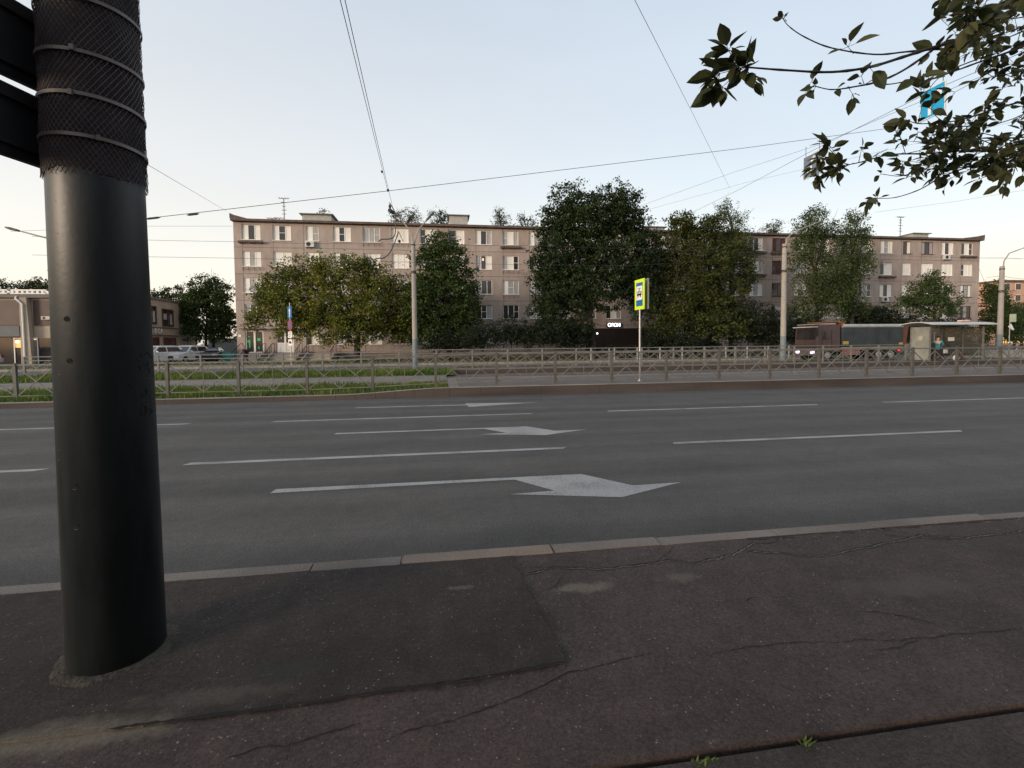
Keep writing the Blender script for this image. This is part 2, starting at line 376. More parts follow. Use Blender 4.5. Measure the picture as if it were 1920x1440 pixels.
crack([(1062, 1243), (980, 1258), (900, 1280), (820, 1290), (720, 1298), (640, 1312), (540, 1328), (400, 1345), (200, 1372)], .012, z=.131, amp=.004)
crack([(968, 1078), (1010, 1072), (1025, 1065), (1060, 1064), (1120, 1067), (1150, 1066), (1200, 1058), (1255, 1050), (1300, 1055), (1370, 1040), (1400, 1022), (1415, 1012)], .011, light=True)
crack([(990, 1062), (1020, 1064)], .005)
crack([(1010, 1113), (1040, 1100), (1060, 1072)], .004)
crack([(1230, 1053), (1255, 1035), (1262, 1022)], .005)
crack([(1385, 1030), (1450, 1036), (1510, 1041), (1560, 1038), (1600, 1030), (1650, 1020), (1700, 1010), (1725, 1003), (1800, 1009), (1860, 1003), (1920, 995)], .010, light=True)
crack([(1650, 1003), (1700, 1008), (1745, 1012), (1800, 1012)], .005)
crack([(1415, 1020), (1450, 1019), (1465, 1010), (1500, 1008)], .005)
crack([(1600, 1145), (1650, 1148), (1690, 1155), (1750, 1170), (1800, 1200), (1825, 1215)], .0045)
crack([(1635, 1220), (1690, 1214), (1725, 1203)], .004)
crack([(1395, 1130), (1412, 1122), (1430, 1122)], .006)
crack([(1325, 1232), (1400, 1215), (1500, 1205), (1700, 1200), (1920, 1178)], .003)
crack([(730, 1388), (770, 1370), (860, 1350), (950, 1320), (1020, 1285), (1060, 1262), (1120, 1250), (1220, 1225)], .0035)
crack([(400, 1430), (470, 1408), (560, 1390), (620, 1370), (700, 1352)], .0035)
crack([(575, 1322), (560, 1345), (548, 1380), (535, 1435)], .006)
crack([(1432, 1275), (1460, 1285), (1490, 1297)], .004); crack([(1585, 1300), (1600, 1312), (1612, 1320)], .006)
crack([(830, 1083), (900, 1086), (960, 1078)], .003)
# broken rim of old asphalt along the kerb on the right
b = MB(); b.flat = True
x = 2.4
while x < 9:
    w = random.uniform(.05, .22); d = random.uniform(.01, .06)
    b.poly([(x, KY0-.002, .1232), (x+w*.5, KY0-.002, .1232), (x+w, KY0-.002, .1232), (x+w*.9, KY0-d*.7, .1232), (x+w*.5, KY0-d, .1232), (x+w*.1, KY0-d*.6, .1232)]); x += w*random.uniform(.7, 1.3)
b.build('crumbled_rim', mat('rim_dirt', (.035, .029, .024), 1, var=.3, scale=10), walk)
b = MB(); b.flat = True
for i in range(420):
    x = random.uniform(-3, 12); q = gz(960, 1100, .12); y = KY0-abs(random.gauss(0, .04)) if i % 2 else random.uniform(1.7, 3.4); s = random.uniform(.0012, .0045)
    zz = .12+s*.9; b.box(x-s, y-s*.8, .118, x+s, y+s*.8, zz)
b.build('grit', M_crackl, walk)['kind'] = 'stuff'

# ------------------------------------------------------------------ road markings
def flatpoly(pts, z, name, m, par, sub=False):
    b = MB(); b.flat = True; b.poly([(p[0], p[1], z) for p in pts]); return b.build(name, m, par)
for (a, c, y) in ((-3.66, 1.97, 7.47), (3.81, 9.5, 7.47), (11.4, 17.3, 7.47), (19.2, 25, 7.47), (-11.3, -5.48, 7.5),
                  (-3.7, 2.17, 11.28), (4.04, 9.85, 11.28), (11.83, 17.6, 11.3), (19.6, 25.4, 11.3), (27.3, 33.1, 11.3), (35, 41, 11.3), (-11.4, -5.46, 11.36)):
    flatpoly([(a, y-.07), (c-.05, y-.07), (c+.06, y+.06), (a+.06, y+.07)], .004, 'lane_line', M_paint, road)
for k in range(7):
    flatpoly([(-40+k*9, 34.0), (-34+k*9, 34.0), (-34+k*9, 34.14), (-40+k*9, 34.14)], .004, 'lane_line', M_paint, farroad)
bent = [(-1.95, 5.80), (.90, 5.83), (1.28, 5.31), (.76, 5.27), (1.95, 4.95), (2.86, 5.36), (2.24, 5.34), (1.78, 5.93), (-1.93, 5.95)]
flatpoly(bent, .004, 'turn_arrow', M_paint, road)
flatpoly([(p[0]-.05, p[1]+3.62) for p in bent], .004, 'turn_arrow', M_paint, road)
flatpoly([(-2.24, 13.22), (.72, 13.17), (.76, 12.80), (2.75, 13.33), (.70, 13.62), (.71, 13.34), (-2.24, 13.36)], .004, 'straight_arrow', M_paint, road)

# ------------------------------------------------------------------ tram corridor
def sm(a, b_, x): t = min(1, max(0, (x-a)/(b_-a))); return t*t*(3-2*t)
def hk(x): return .13+.15*sm(-3.2, .2, x)           # top of the kerb along the road
xs = [-60, -40, -25, -15, -8, -5, -3.2, -2.6, -2, -1.4, -.8, -.2, .3] + [1.3+2*i for i in range(60)]
for (name, m_, f) in (('far_kerb', M_kerbdark, 0), ('far_kerb_top', M_kerbtop, 1)):
    b = MB()
    for i in range(len(xs)-1):
        a, c = xs[i]+.004, xs[i+1]-.004
        ha, hc = hk(a), hk(c); y0, y1 = 15.42, 15.60
        if f == 0: z0a, z0c, z1a, z1c = -.05, -.05, ha, hc
        else: z0a, z0c, z1a, z1c = ha+.001, hc+.001, ha+.016, hc+.016; y0 -= .006
        b.add([(a, y0, z0a), (c, y0, z0c), (c, y1, z0c), (a, y1, z0a), (a, y0+.01*(1-f), z1a), (c, y0+.01*(1-f), z1c), (c, y1, z1c), (a, y1, z1a)],
              [(0,3,2,1),(4,5,6,7),(0,1,5,4),(1,2,6,5),(2,3,7,6),(3,0,4,7)])
    structure(b.build(name, m_))
b = MB(); b.box(.3, 15.605, -.05, 130, 19.2, .285); plat = structure(b.build('near_platform', M_pave))
b = MB(); b.box(.3, 19.2, -.05, 130, 20.0, .292); structure(b.build('platform_edge_slabs', M_slab))
b = MB(); b.box(.30, 15.62, .286, .62, 19.19, .296); b.build('end_kerb', M_slab, plat)
structure(sheet([(-160, 15.6), (130, 15.6), (130, 29.6), (-160, 29.6)], .03).build('track_bed', M_track))
b = MB()
for y in (21.0, 22.52, 24.0, 25.5): b.box(-160, y-.035, .03, 130, y+.035, .075)
structure(b.build('tram_rails', M_rail))
b = MB(); b.box(.8, 26.0, -.05, 130, 26.30, .29); b.box(.8, 26.3, -.05, 130, 28.35, .27); fp = structure(b.build('far_platform', M_pave))
b = MB(); b.box(.78, 25.99, .291, 130, 26.32, .302); b.build('platform_rim', M_slab, fp)
b = MB(); b.box(.7, 25.975, -.05, 130, 25.995, .285); b.build('platform_face', M_kerbdark, fp)
structure(sheet([(.8, 28.35), (130, 28.35), (130, 29.4), (.8, 29.4)], .22).build('verge', M_grassb))
# left of the platforms: grass, concrete, grass
structure(sheet([(-60, 15.6), (.3, 15.6), (.3, 19.4), (-60, 19.4)], .12).build('near_verge', M_grassb))
b = MB()
x = -60
while x < .3: b.box(x+.01, 19.4, .0, min(x+2.99, .3), 24.3, .12); x += 3
structure(b.build('concrete_track_slabs', M_slab))
structure(sheet([(-60, 24.3), (.8, 24.3), (.8, 28.6), (-60, 28.6)], .13).build('middle_verge', M_grassb))
b = MB(); b.box(-160, 28.6, -.05, .8, 28.8, .14); b.box(.8, 29.4, -.05, 130, 29.55, .2); structure(b.build('far_road_kerb', M_kerbtop))
b = MB(); b.box(-160, 38.6, -.05, 330, 38.78, .16); structure(b.build('far_pavement_kerb', M_kerbtop))
structure(sheet([(-160, 38.78), (330, 38.78), (330, 42.2), (-160, 42.2)], .14).build('far_pavement', mat('far_pavement_mat', (.19, .165, .145), .9, var=.2, scale=.5, fine=.2, fscale=12)))
structure(sheet([(-26, 42.2), (330, 42.2), (330, 52.2), (-26, 52.2)], .13).build('yard_soil', M_soil))
structure(sheet([(-160, 42.2), (-26, 42.2), (-26, 160), (-160, 160)], .13).build('car_park', M_farroad))
structure(sheet([(-26, 52.2), (-21, 52.2), (-21, 160), (-26, 160)], .13).build('yard_lane', M_farroad))

def grass(regions, n, h, m, name, label, z=.12, w=.012, seed=1, lean=.35):
    r = np.random.default_rng(seed); V = []; 
    tot = sum((b_-a)*(d-c) for a, b_, c, d in regions); parts = []
    for a, b_, c, d in regions:
        k = int(n*(b_-a)*(d-c)/tot); x = r.uniform(a, b_, k); y = r.uniform(c, d, k)
        # clumped density and height
        cl = .5+.5*np.sin(x*2.1+np.sin(y*3.3)*1.4)*np.sin(y*2.7+x*.9); keep = r.random(k) < .35+.65*cl
        parts.append(np.stack([x[keep], y[keep], cl[keep]], 1))
    P = np.concatenate(parts); k = len(P); hh = h*(.45+.55*P[:, 2])*r.uniform(.4, 1.25, k); an = r.uniform(0, 6.283, k); la = r.uniform(0, 6.283, k); ln = hh*lean*r.uniform(.2, 1.3, k)
    ww = w*r.uniform(.6, 1.6, k)
    dx, dy = np.cos(an)*ww, np.sin(an)*ww
    base = np.stack([P[:, 0], P[:, 1], np.full(k, z)], 1)
    v0 = base+np.stack([-dx, -dy, 0*dx], 1); v1 = base+np.stack([dx, dy, 0*dx], 1)
    mid = base+np.stack([np.cos(la)*ln*.4, np.sin(la)*ln*.4, hh*.6], 1)
    v2 = mid+np.stack([dx*.7, dy*.7, 0*dx], 1); v3 = mid-np.stack([dx*.7, dy*.7, 0*dx], 1)
    v4 = base+np.stack([np.cos(la)*ln, np.sin(la)*ln, hh], 1)
    V = np.stack([v0, v1, v2, v3, v4], 1).reshape(-1, 3)
    i = np.arange(k)*5
    q = np.stack([i, i+1, i+2, i+3], 1); t = np.stack([i+3, i+2, i+4], 1)
    me = bpy.data.meshes.new(name); me.vertices.add(len(V)); me.vertices.foreach_set('co', V.ravel())
    loops = np.concatenate([q, t], 1).ravel(); me.loops.add(len(loops)); me.loops.foreach_set('vertex_index', loops)
    st = np.stack([np.arange(k)*7, np.arange(k)*7+4], 1).ravel(); tt = np.tile([4, 3], k)
    me.polygons.add(2*k); me.polygons.foreach_set('loop_start', st); me.polygons.foreach_set('loop_total', tt)
    me.update(); me.validate(); me.materials.append(m)
    o = bpy.data.objects.new(name, me); C.objects.link(o); return tag(o, label, 'grass', kind='stuff')
grass([(-22, .28, 15.66, 19.35)], 30000, .21, M_grass, 'grass', 'green and yellowing grass growing behind the kerb under the nearest fence', seed=1)
grass([(-30, .78, 24.4, 28.5)], 34000, .30, M_grass, 'tall_grass', 'bright green tall grass strip beyond the concrete slabs left of the platforms', seed=2, w=.014)
grass([(.9, 60, 28.4, 29.3)], 9000, .16, M_grassd, 'dry_grass', 'thin dry grass strip along the far side of the far tram platform', z=.22, seed=3, w=.02)
grass([(-34, -22, 38.9, 43), (-22, 60, 41.5, 46)], 14000, .14, M_grass, 'lawn_grass', 'short grass of the yard under the trees before the long building', z=.13, seed=4, w=.03)
grass([(.3, 14, 18.9, 19.1), (-8, .3, 24.0, 24.3), (-14, .3, 19.35, 19.55)], 500, .12, M_grassd, 'joint_weeds', 'scattered dry weeds in the slab joints of the tram track', z=.1, seed=6)
# weeds growing from the joint in the near pavement
def weed(px, py, label, seed, s=1.):
    r = random.Random(seed); g = gz(px, py, .12); b = MB(); b.flat = True
    for i in range(34):
        a = r.uniform(0, 6.28); L_ = s*r.uniform(.02, .07); h = L_*r.uniform(.3, .9); o = Vector((g.x+r.gauss(0, .035)*s, g.y+r.gauss(0, .01), .10))
        t = Vector((math.cos(a)*L_, math.sin(a)*L_*.6, h)); wd = Vector((-math.sin(a), math.cos(a), 0))*L_*.11
        b.add([o, o+t*.5+wd, o+t, o+t*.5-wd], [(0, 1, 2, 3)])
    return tag(b.build('weed', M_grass), label, 'weed', 'weeds in the pavement joint')
weed(1512, 1393, 'small green weed sprouting from the dark pavement joint, the one further right', 1, .6)
weed(1318, 1424, 'small green weed in the pavement joint at the bottom edge of the picture', 2, .6)

# ------------------------------------------------------------------ fences
def fence(name, label, xs, Y, base, H, mp, mr_, post=.085, rails=(.95,), cross=(.12, .86), group='barrier fences', skip=()):
    root = thing(name, label, 'fence', (xs[0], Y, 0), 0, group)
    pm = MB(); h = H; p2 = post/2
    pm.box(-p2, -p2, 0, p2, p2, h-.03); pm.add([(-p2-.012, -p2-.012, h-.03), (p2+.012, -p2-.012, h-.03), (p2+.012, p2+.012, h-.03), (-p2-.012, p2+.012, h-.03), (0, 0, h+.012)], [(0, 3, 2, 1), (0, 1, 4), (1, 2, 4), (2, 3, 4), (3, 0, 4)])
    first = None
    for x in xs:
        if first is None: first = o = pm.build('post', mp, root)
        else: o = first.copy(); C.objects.link(o); o.parent = root
        o.location = (x-xs[0], 0, base(x)); o.rotation_euler.y = random.uniform(-.006, .006); o.rotation_euler.x = random.uniform(-.006, .006)
    for i in range(len(xs)-1):
        a, c = xs[i], xs[i+1]; za, zc = base(a), base(c); b = MB(); ox = xs[0]
        def P(t, z, dy=0): return (a+(c-a)*t-ox, dy, za+(zc-za)*t+z)
        t0 = (p2-.002)/(c-a); t1 = 1-t0
        for z in rails: b.bar(P(t0, z*H), P(t1, z*H), .05, .045)
        zb, zt = cross[0]*H, cross[1]*H
        b.bar(P(t0, zb), P(t1, zb), .03, .03)
        b.bar(P(.5, zb+.016), P(.5, rails[-1]*H-.018 if len(rails) == 1 else zt), .018, .018)
        for (u, w_) in ((t0+.012, .49), (.51, t1-.012)):
            b.bar(P(u, zb+.02, -.013), P(w_, zt, -.013), .026, .026); b.bar(P(u, zt, .015), P(w_, zb+.02, .015), .026, .026)
            b.cbox(P((u+w_)/2, (zb+zt)/2+.01), (.05, .045, .05))
        b.build('fence_panel', mr_, root)
    return root
nb = lambda x: .13+.155*sm(-4, 1.5, x)
fence('street_fence', 'dull grey crossbar fence nearest the camera, running along the kerb and platform', [-14.45+2.045*i for i in range(38)], 16.2, nb, 1.11, M_fencep, M_fence)
fb = lambda x: .15+.13*sm(-8, 0, x)
fence('street_fence', 'double railed crossbar fence behind the tram tracks, on the far platform', [-21.1+2.09*i for i in range(46)], 28.1, fb, 1.08, M_fencef, M_fencef, rails=(.985, .80), cross=(.12, .74))
fence('street_fence', 'pale low crossbar fence beyond the far road, seen over the far platform', [12.6+2.05*i for i in range(26)], 38.95, lambda x: .15, 1.1, mat('pale_fence', (.36, .36, .35), .6, var=.1), M_fencef, rails=(.95,))

# ------------------------------------------------------------------ long five-storey panel building
def facade_mat(name, c1, c2, x0, mod, z0, fl):
    mt, N, L, b = node_mat(name)
    tc = N.new('ShaderNodeTexCoord'); sp = N.new('ShaderNodeSeparateXYZ'); L.new(tc.outputs['Object'], sp.inputs[0])
    def M_(op, a, b_=None, c=None):
        n = N.new('ShaderNodeMath'); n.operation = op
        for i, v in enumerate((a, b_, c)):
            if v is None: continue
            if isinstance(v, (int, float)): n.inputs[i].default_value = v
            else: L.new(v, n.inputs[i])
        return n.outputs[0]
    fx = M_('DIVIDE', M_('SUBTRACT', sp.outputs['X'], x0), mod); fz = M_('DIVIDE', M_('SUBTRACT', sp.outputs['Z'], z0), fl)
    px_ = M_('FRACT', fx); pz = M_('FRACT', fz)
    jx = M_('LESS_THAN', M_('ABSOLUTE', M_('SUBTRACT', px_, .5)), .5); 
    ex = M_('GREATER_THAN', M_('ABSOLUTE', M_('SUBTRACT', px_, .5)), .5-.045/mod); ez = M_('GREATER_THAN', M_('ABSOLUTE', M_('SUBTRACT', pz, .5)), .5-.05/fl)
    wide = M_('GREATER_THAN', M_('ABSOLUTE', M_('SUBTRACT', pz, .5)), .5-.12/fl)
    joint = M_('MAXIMUM', ex, ez)
    cell = N.new('ShaderNodeCombineXYZ'); L.new(M_('FLOOR', fx), cell.inputs[0]); L.new(M_('FLOOR', fz), cell.inputs[1])
    wn_ = N.new('ShaderNodeTexWhiteNoise'); L.new(cell.outputs[0], wn_.inputs['Vector'])
    nz = N.new('ShaderNodeTexNoise'); nz.inputs['Scale'].default_value = .35; nz.inputs['Detail'].default_value = 7; L.new(tc.outputs['Object'], nz.inputs['Vector'])
    n2 = N.new('ShaderNodeTexNoise'); n2.inputs['Scale'].default_value = 2.2; n2.inputs['Detail'].default_value = 6
    mp = N.new('ShaderNodeMapping'); mp.inputs['Scale'].default_value = (1, 1, .35); L.new(tc.outputs['Object'], mp.inputs[0]); L.new(mp.outputs[0], n2.inputs['Vector'])
    rp = N.new('ShaderNodeValToRGB'); L.new(M_('MULTIPLY_ADD', wn_.outputs['Value'], .25, nz.outputs['Fac']), rp.inputs[0])
    rp.color_ramp.elements[0].position = .35; rp.color_ramp.elements[1].position = .85; rp.color_ramp.elements[0].color = (*c1, 1); rp.color_ramp.elements[1].color = (*c2, 1)
    k = M_('MULTIPLY', M_('MULTIPLY_ADD', n2.outputs['Fac'], .55, .73), M_('MULTIPLY_ADD', joint, -.34, 1.))
    k = M_('MULTIPLY', k, M_('MULTIPLY_ADD', wide, .06, 1.))
    sc = N.new('ShaderNodeVectorMath'); sc.operation = 'SCALE'; L.new(rp.outputs[0], sc.inputs[0]); L.new(k, sc.inputs['Scale'])
    L.new(sc.outputs[0], b.inputs['Base Color']); b.inputs['Roughness'].default_value = .92
    n3 = N.new('ShaderNodeTexNoise'); n3.inputs['Scale'].default_value = 14; n3.inputs['Detail'].default_value = 4; L.new(tc.outputs['Object'], n3.inputs['Vector'])
    bp = N.new('ShaderNodeBump'); bp.inputs['Strength'].default_value = .5; bp.inputs['Distance'].default_value = .03
    L.new(M_('MULTIPLY_ADD', joint, -1.5, n3.outputs['Fac']), bp.inputs['Height']); L.new(bp.outputs[0], b.inputs['Normal'])
    return mt
BX0, BX1, BY, BTOP = -20.15, 68.15, 52., 14.0
MOD, FL = 2.923, 2.65
M_fac = facade_mat('panel_facade', (.335, .262, .228), (.40, .342, .305), -18.5-MOD/2, MOD, .95, FL)
M_roof = mat('roof_edge', (.12, .09, .078), .9, var=.3, scale=2)
M_wframe = mat('window_frame_white', (.80, .78, .74), .5, var=.05)
M_wframeb = mat('window_frame_brown', (.10, .055, .04), .6, var=.15)
M_glass = mat('window_glass_dark', (.035, .032, .034), .08, spec=.6, var=.4, scale=.9)
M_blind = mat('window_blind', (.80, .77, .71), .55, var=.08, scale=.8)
M_curt = mat('net_curtain', (.36, .36, .36), .6, var=.25, scale=1.5, stretch=(6, 1, .6))
M_redc = mat('red_curtain', (.09, .03, .028), .7, var=.3, scale=2)
M_glint = emit('glint_glow', (1., .45, .3), 1.5)
bld = thing('apartment_building', 'long five-storey panel apartment block with pinkish facade and white windows', 'building', ((BX0+BX1)/2, BY, 0))
BO = Vector(bld.location)
def bpart(mb, name, m, parent=None, **k):
    mb.v = [(v[0]-BO.x, v[1]-BO.y, v[2]) for v in mb.v]
    return mb.build(name, m, parent or bld, **k)
wrects = []
def wrow(z, k, w=1.72, h=1.5): return (-18.5+MOD*k-w/2, z-h/2, -18.5+MOD*k+w/2, z+h/2)
ROWZ = [13.05, 10.4, 7.75, 5.1, 2.45]
narrow = {(2, 0), (2, 1), (2, 2), (2, 3), (26, 0), (26, 1), (26, 2), (26, 3), (14, 0), (14, 1), (14, 2), (14, 3)}
for k in range(30):
    for r_ in range(5):
        if r_ == 4 and k in (0, 1): rc = (-18.5+MOD*k-.86, .95, -18.5+MOD*k+.86, 3.2)
        else: rc = wrow(ROWZ[r_], k, 1.22 if (k, r_) in narrow else 1.72)
        wrects.append((k, r_, rc))
xe = sorted({BX0, BX1} | {round(v, 4) for _, _, r in wrects for v in (r[0], r[2])})
ze = sorted({.1, BTOP} | {round(v, 4) for _, _, r in wrects for v in (r[1], r[3])})
b = MB()
holes = [(r[0]+.001, r[1]+.001, r[2]-.001, r[3]-.001) for _, _, r in wrects]
colh = {}
for h in holes: colh.setdefault(round(h[0], 0), []).append(h)
for i in range(len(xe)-1):
    xm = (xe[i]+xe[i+1])/2; hs = [h for h in holes if h[0] < xm < h[2]]
    zc = .1; 
    for h in sorted(hs, key=lambda q: q[1]) + [(0, BTOP, 0, BTOP)]:
        if h[1] > zc: b.add([(xe[i], BY, zc), (xe[i+1], BY, zc), (xe[i+1], BY, h[1]), (xe[i], BY, h[1])], [(0, 1, 2, 3)])
        zc = h[3]
for h in holes:      # reveals
    x0, z0, x1, z1 = h; y1 = BY+.22
    b.add([(x0, BY, z0), (x1, BY, z0), (x1, BY, z1), (x0, BY, z1), (x0, y1, z0), (x1, y1, z0), (x1, y1, z1), (x0, y1, z1)], [(0, 4, 5, 1), (1, 5, 6, 2), (2, 6, 7, 3), (3, 7, 4, 0)])
yb = BY+12
b.add([(BX0, BY, .1), (BX1, BY, .1), (BX1, yb, .1), (BX0, yb, .1), (BX0, BY, BTOP), (BX1, BY, BTOP), (BX1, yb, BTOP), (BX0, yb, BTOP)], [(0, 4, 7, 3), (1, 2, 6, 5), (2, 3, 7, 6), (4, 5, 6, 7)])
b.flat = True
bpart(b, 'wall', M_fac)
b = MB(); b.box(BX0+.3, BY+.3, .1, BX1-.3, BY+.32, BTOP-.1); bpart(b, 'inner_wall', mat('dark_interior', (.03, .028, .026), 1))
b = MB(); b.box(BX0-.12, BY-.42, BTOP+.08, BX1+.12, yb+.4, BTOP+.30); b.box(BX0+.05, BY-.02, BTOP+.002, BX1-.05, yb+.02, BTOP+.078)
b.prism([(BX0-.16, BTOP+.30), (BX0+1.5, BTOP+.30), (BX0+.25, BTOP+.62), (BX0-.16, BTOP+.80)], BY-.42, yb+.4)
b.prism([(BX1+.16, BTOP+.30), (BX1-3.2, BTOP+.30), (BX1-.25, BTOP+.66), (BX1+.16, BTOP+.80)], BY-.42, yb+.4)
rf = bpart(b, 'roof', M_roof)
b = MB(); b.box(BX0+.004, BY-.10, .1, BX1, BY-.004, .80); bpart(b, 'plinth', mat('plinth_render', (.19, .165, .145), .95, var=.2, scale=.8))
for (x0, x1, y, h) in ((-14.9, -11.8, 57, 1.95), (1.4, 3.5, 57, 2.3), (25, 28, 57, 1.6), (63.9, 66.3, 57, 1.75)):
    b = MB(); b.box(x0, y, BTOP+.3, x1, y+2.4, BTOP+.3+h); bpart(b, 'roof_hatch', mat('hatch_render', (.40, .40, .37), .9))
    b = MB(); b.prism([(x0-.25, BTOP+.3+h), (x1+.25, BTOP+.3+h), (x1+.25, BTOP+.38+h), (x0-.25, BTOP+.38+h)], y-.3, y+2.7); bpart(b, 'hatch_cover', mat('hatch_metal', (.22, .25, .26), .5, metal=.3))
# window patterns per column for the four upper rows: W blind, D dark glass, C curtain, R red
pat = {(0,0):'WDW',(1,0):'WDW',(2,0):'WC',(3,0):'WDW',(4,0):'CCC',(5,0):'WWW',(6,0):'DWW',(7,0):'DW',(8,0):'WDC',(9,0):'CWC',
       (0,1):'WCW',(1,1):'WW',(2,1):'WW',(3,1):'WDW',(4,1):'CWW',(5,1):'WWW',(6,1):'WCW',(7,1):'WDW',(8,1):'CLW',(9,1):'CWD',
       (0,2):'WCW',(1,2):'WDW',(8,2):'CDD',(9,2):'WCC',(0,3):'CDD',(1,3):'DCD',(8,3):'DDC',(9,3):'DDD',
       (19,0):'DDW',(20,0):'RDR',(19,1):'DWC',(20,1):'DRD',(19,2):'WCW',(20,2):'DD',(24,0):'CW',(25,0):'WCW',(26,0):'DW',(27,0):'CDC',(28,0):'WDW',(29,0):'DWD',
       (24,1):'WW',(25,1):'DWW',(26,1):'WW',(27,1):'WWW',(28,1):'WWW',(29,1):'DWW',(24,2):'DCD',(25,2):'WDW',(29,2):'WCW',(29,3):'DCD',(25,3):'WDC'}
def window(k, r_, rc, individual=True, acc=None):
    x0, z0, x1, z1 = rc; rr = random.Random(k*7+r_); p = pat.get((k, r_)) or rr.choice(['WDW', 'WCW', 'DWC', 'CDW', 'WW', 'DWD', 'CC', 'WDC'])
    if (k, r_) in narrow: p = p[:2]
    brown = (k, r_) in ((20, 0), (20, 1), (20, 2), (27, 0), (26, 0), (29, 3), (29, 2))
    n = len(p); fr = MB(); f = .055; y0, y1 = BY+.09, BY+.15
    fr.box(x0, y0, z0, x1, y1, z0+f); fr.box(x0, y0, z1-f, x1, y1, z1); fr.box(x0, y0, z0+f, x0+f, y1, z1-f); fr.box(x1-f, y0, z0+f, x1, y1, z1-f)
    ws = [1.]*n
    if n == 3: ws[rr.randrange(3) if rr.random() < .3 else 1] = 1.15
    s = sum(ws); xs_ = [x0]
    for w in ws: xs_.append(xs_[-1]+(x1-x0)*w/s)
    for x in xs_[1:-1]: fr.box(x-.035, y0+.002, z0+f, x+.035, y1-.002, z1-f)
    bars = [i for i in range(n) if p[i] in 'DC' and rr.random() < .45]
    for i in bars: fr.box(xs_[i]+.04, y0+.004, z0+(z1-z0)*.5, xs_[i+1]-.04, y1-.004, z0+(z1-z0)*.5+.045)
    fr.box(x0-.08, BY-.10, z0-.045, x1+.08, BY+.10, z0-.002)
    g, bl, cu, rd = MB(), MB(), MB(), MB()
    for i in range(n):
        a, c = xs_[i]+.02, xs_[i+1]-.02
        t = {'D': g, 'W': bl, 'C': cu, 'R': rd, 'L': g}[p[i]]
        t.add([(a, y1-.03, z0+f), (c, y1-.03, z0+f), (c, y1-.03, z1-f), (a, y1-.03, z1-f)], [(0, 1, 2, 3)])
    if not individual:
        acc[0].add(fr.v, fr.f)
        for t, j in ((g, 1), (bl, 2), (cu, 3), (rd, 3)): acc[j].add(t.v, t.f) if t.v else None
        return
    w = bpart(fr, 'window', M_wframeb if brown else M_wframe)
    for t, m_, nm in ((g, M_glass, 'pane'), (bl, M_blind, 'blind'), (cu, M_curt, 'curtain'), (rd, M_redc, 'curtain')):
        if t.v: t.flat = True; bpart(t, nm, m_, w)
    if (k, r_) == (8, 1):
        q = MB(); q.box(x0+.70, y1-.05, z1-.55, x0+.85, y1-.035, z1-.30); bpart(q, 'lamp_reflection', M_glint, w)  # small glowing chip painted in for a pinkish reflection in the pane
acc = [MB(), MB(), MB(), MB()]
for k, r_, rc in wrects:
    if r_ == 4 and k in (0, 1): continue
    window(k, r_, rc, r_ < 4 and (k < 10 or k > 17), acc)
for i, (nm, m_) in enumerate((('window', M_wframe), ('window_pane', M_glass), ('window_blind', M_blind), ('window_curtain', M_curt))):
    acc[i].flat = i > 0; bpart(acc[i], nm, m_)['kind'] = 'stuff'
# shelves for flower boxes and their brackets
for (k, r_) in ((0, 0), (9, 0), (19, 0), (19, 1), (20, 0), (25, 1), (29, 0)):
    x0, z0, x1, z1 = wrow(ROWZ[r_], k); b = MB(); b.box(x0-.3, BY-.34, z0-.34, x1+.3, BY-.1, z0-.16)
    for q in range(3): b.box(x0-.2+q*1.0, BY-.3, z0-.42, x0-.16+q*1.0, BY-.002, z0-.34)
    bpart(b, 'flower_box', M_roof)
for (k, r_) in ((0, 1), (4, 0), (5, 0), (9, 1), (9, 2), (6, 0)):
    x0, z0, x1, z1 = wrow(ROWZ[r_], k)
    for q in range(4):
        b = MB(); b.bar((x0+.05+q*.54, BY-.28, z0-.22), (x0+.05+q*.54, BY-.002, z0-.42), .035); b.bar((x0+.05+q*.54, BY-.28, z0-.20), (x0+.05+q*.54, BY-.002, z0-.20), .03); bpart(b, 'bracket', M_roof)
for (k, r_, dx, lab) in ((2, 0, .05, 'white air conditioner under the narrow top floor window near the left end'), (28, 0, -.1, 'air conditioner below a top floor window near the right end of the block'), (25, 2, 0, 'air conditioner under a middle floor window right of the birches')):
    x0, z0, x1, z1 = wrow(ROWZ[r_], k, 1.2); b = MB(); b.box(-.42, -.3, 0, .42, 0, .56)
    t = thing('air_conditioner', lab, 'air conditioner', (x0+.35+dx, BY-.05, z0-.66), 0, 'air conditioners on the facade')
    b.build('casing', mat('ac_white', (.6, .6, .58), .5), t, bevel=.03)
    b = MB(); b.tube([(-.12, -.31, .28), (-.12, -.318, .28)], .21, 18); b.build('fan_grille', M_dark, t)
    b = MB(); b.box(-.35, -.3, -.05, -.31, .04, 0); b.box(.31, -.3, -.05, .35, .04, 0); b.build('bracket', M_dark, t)
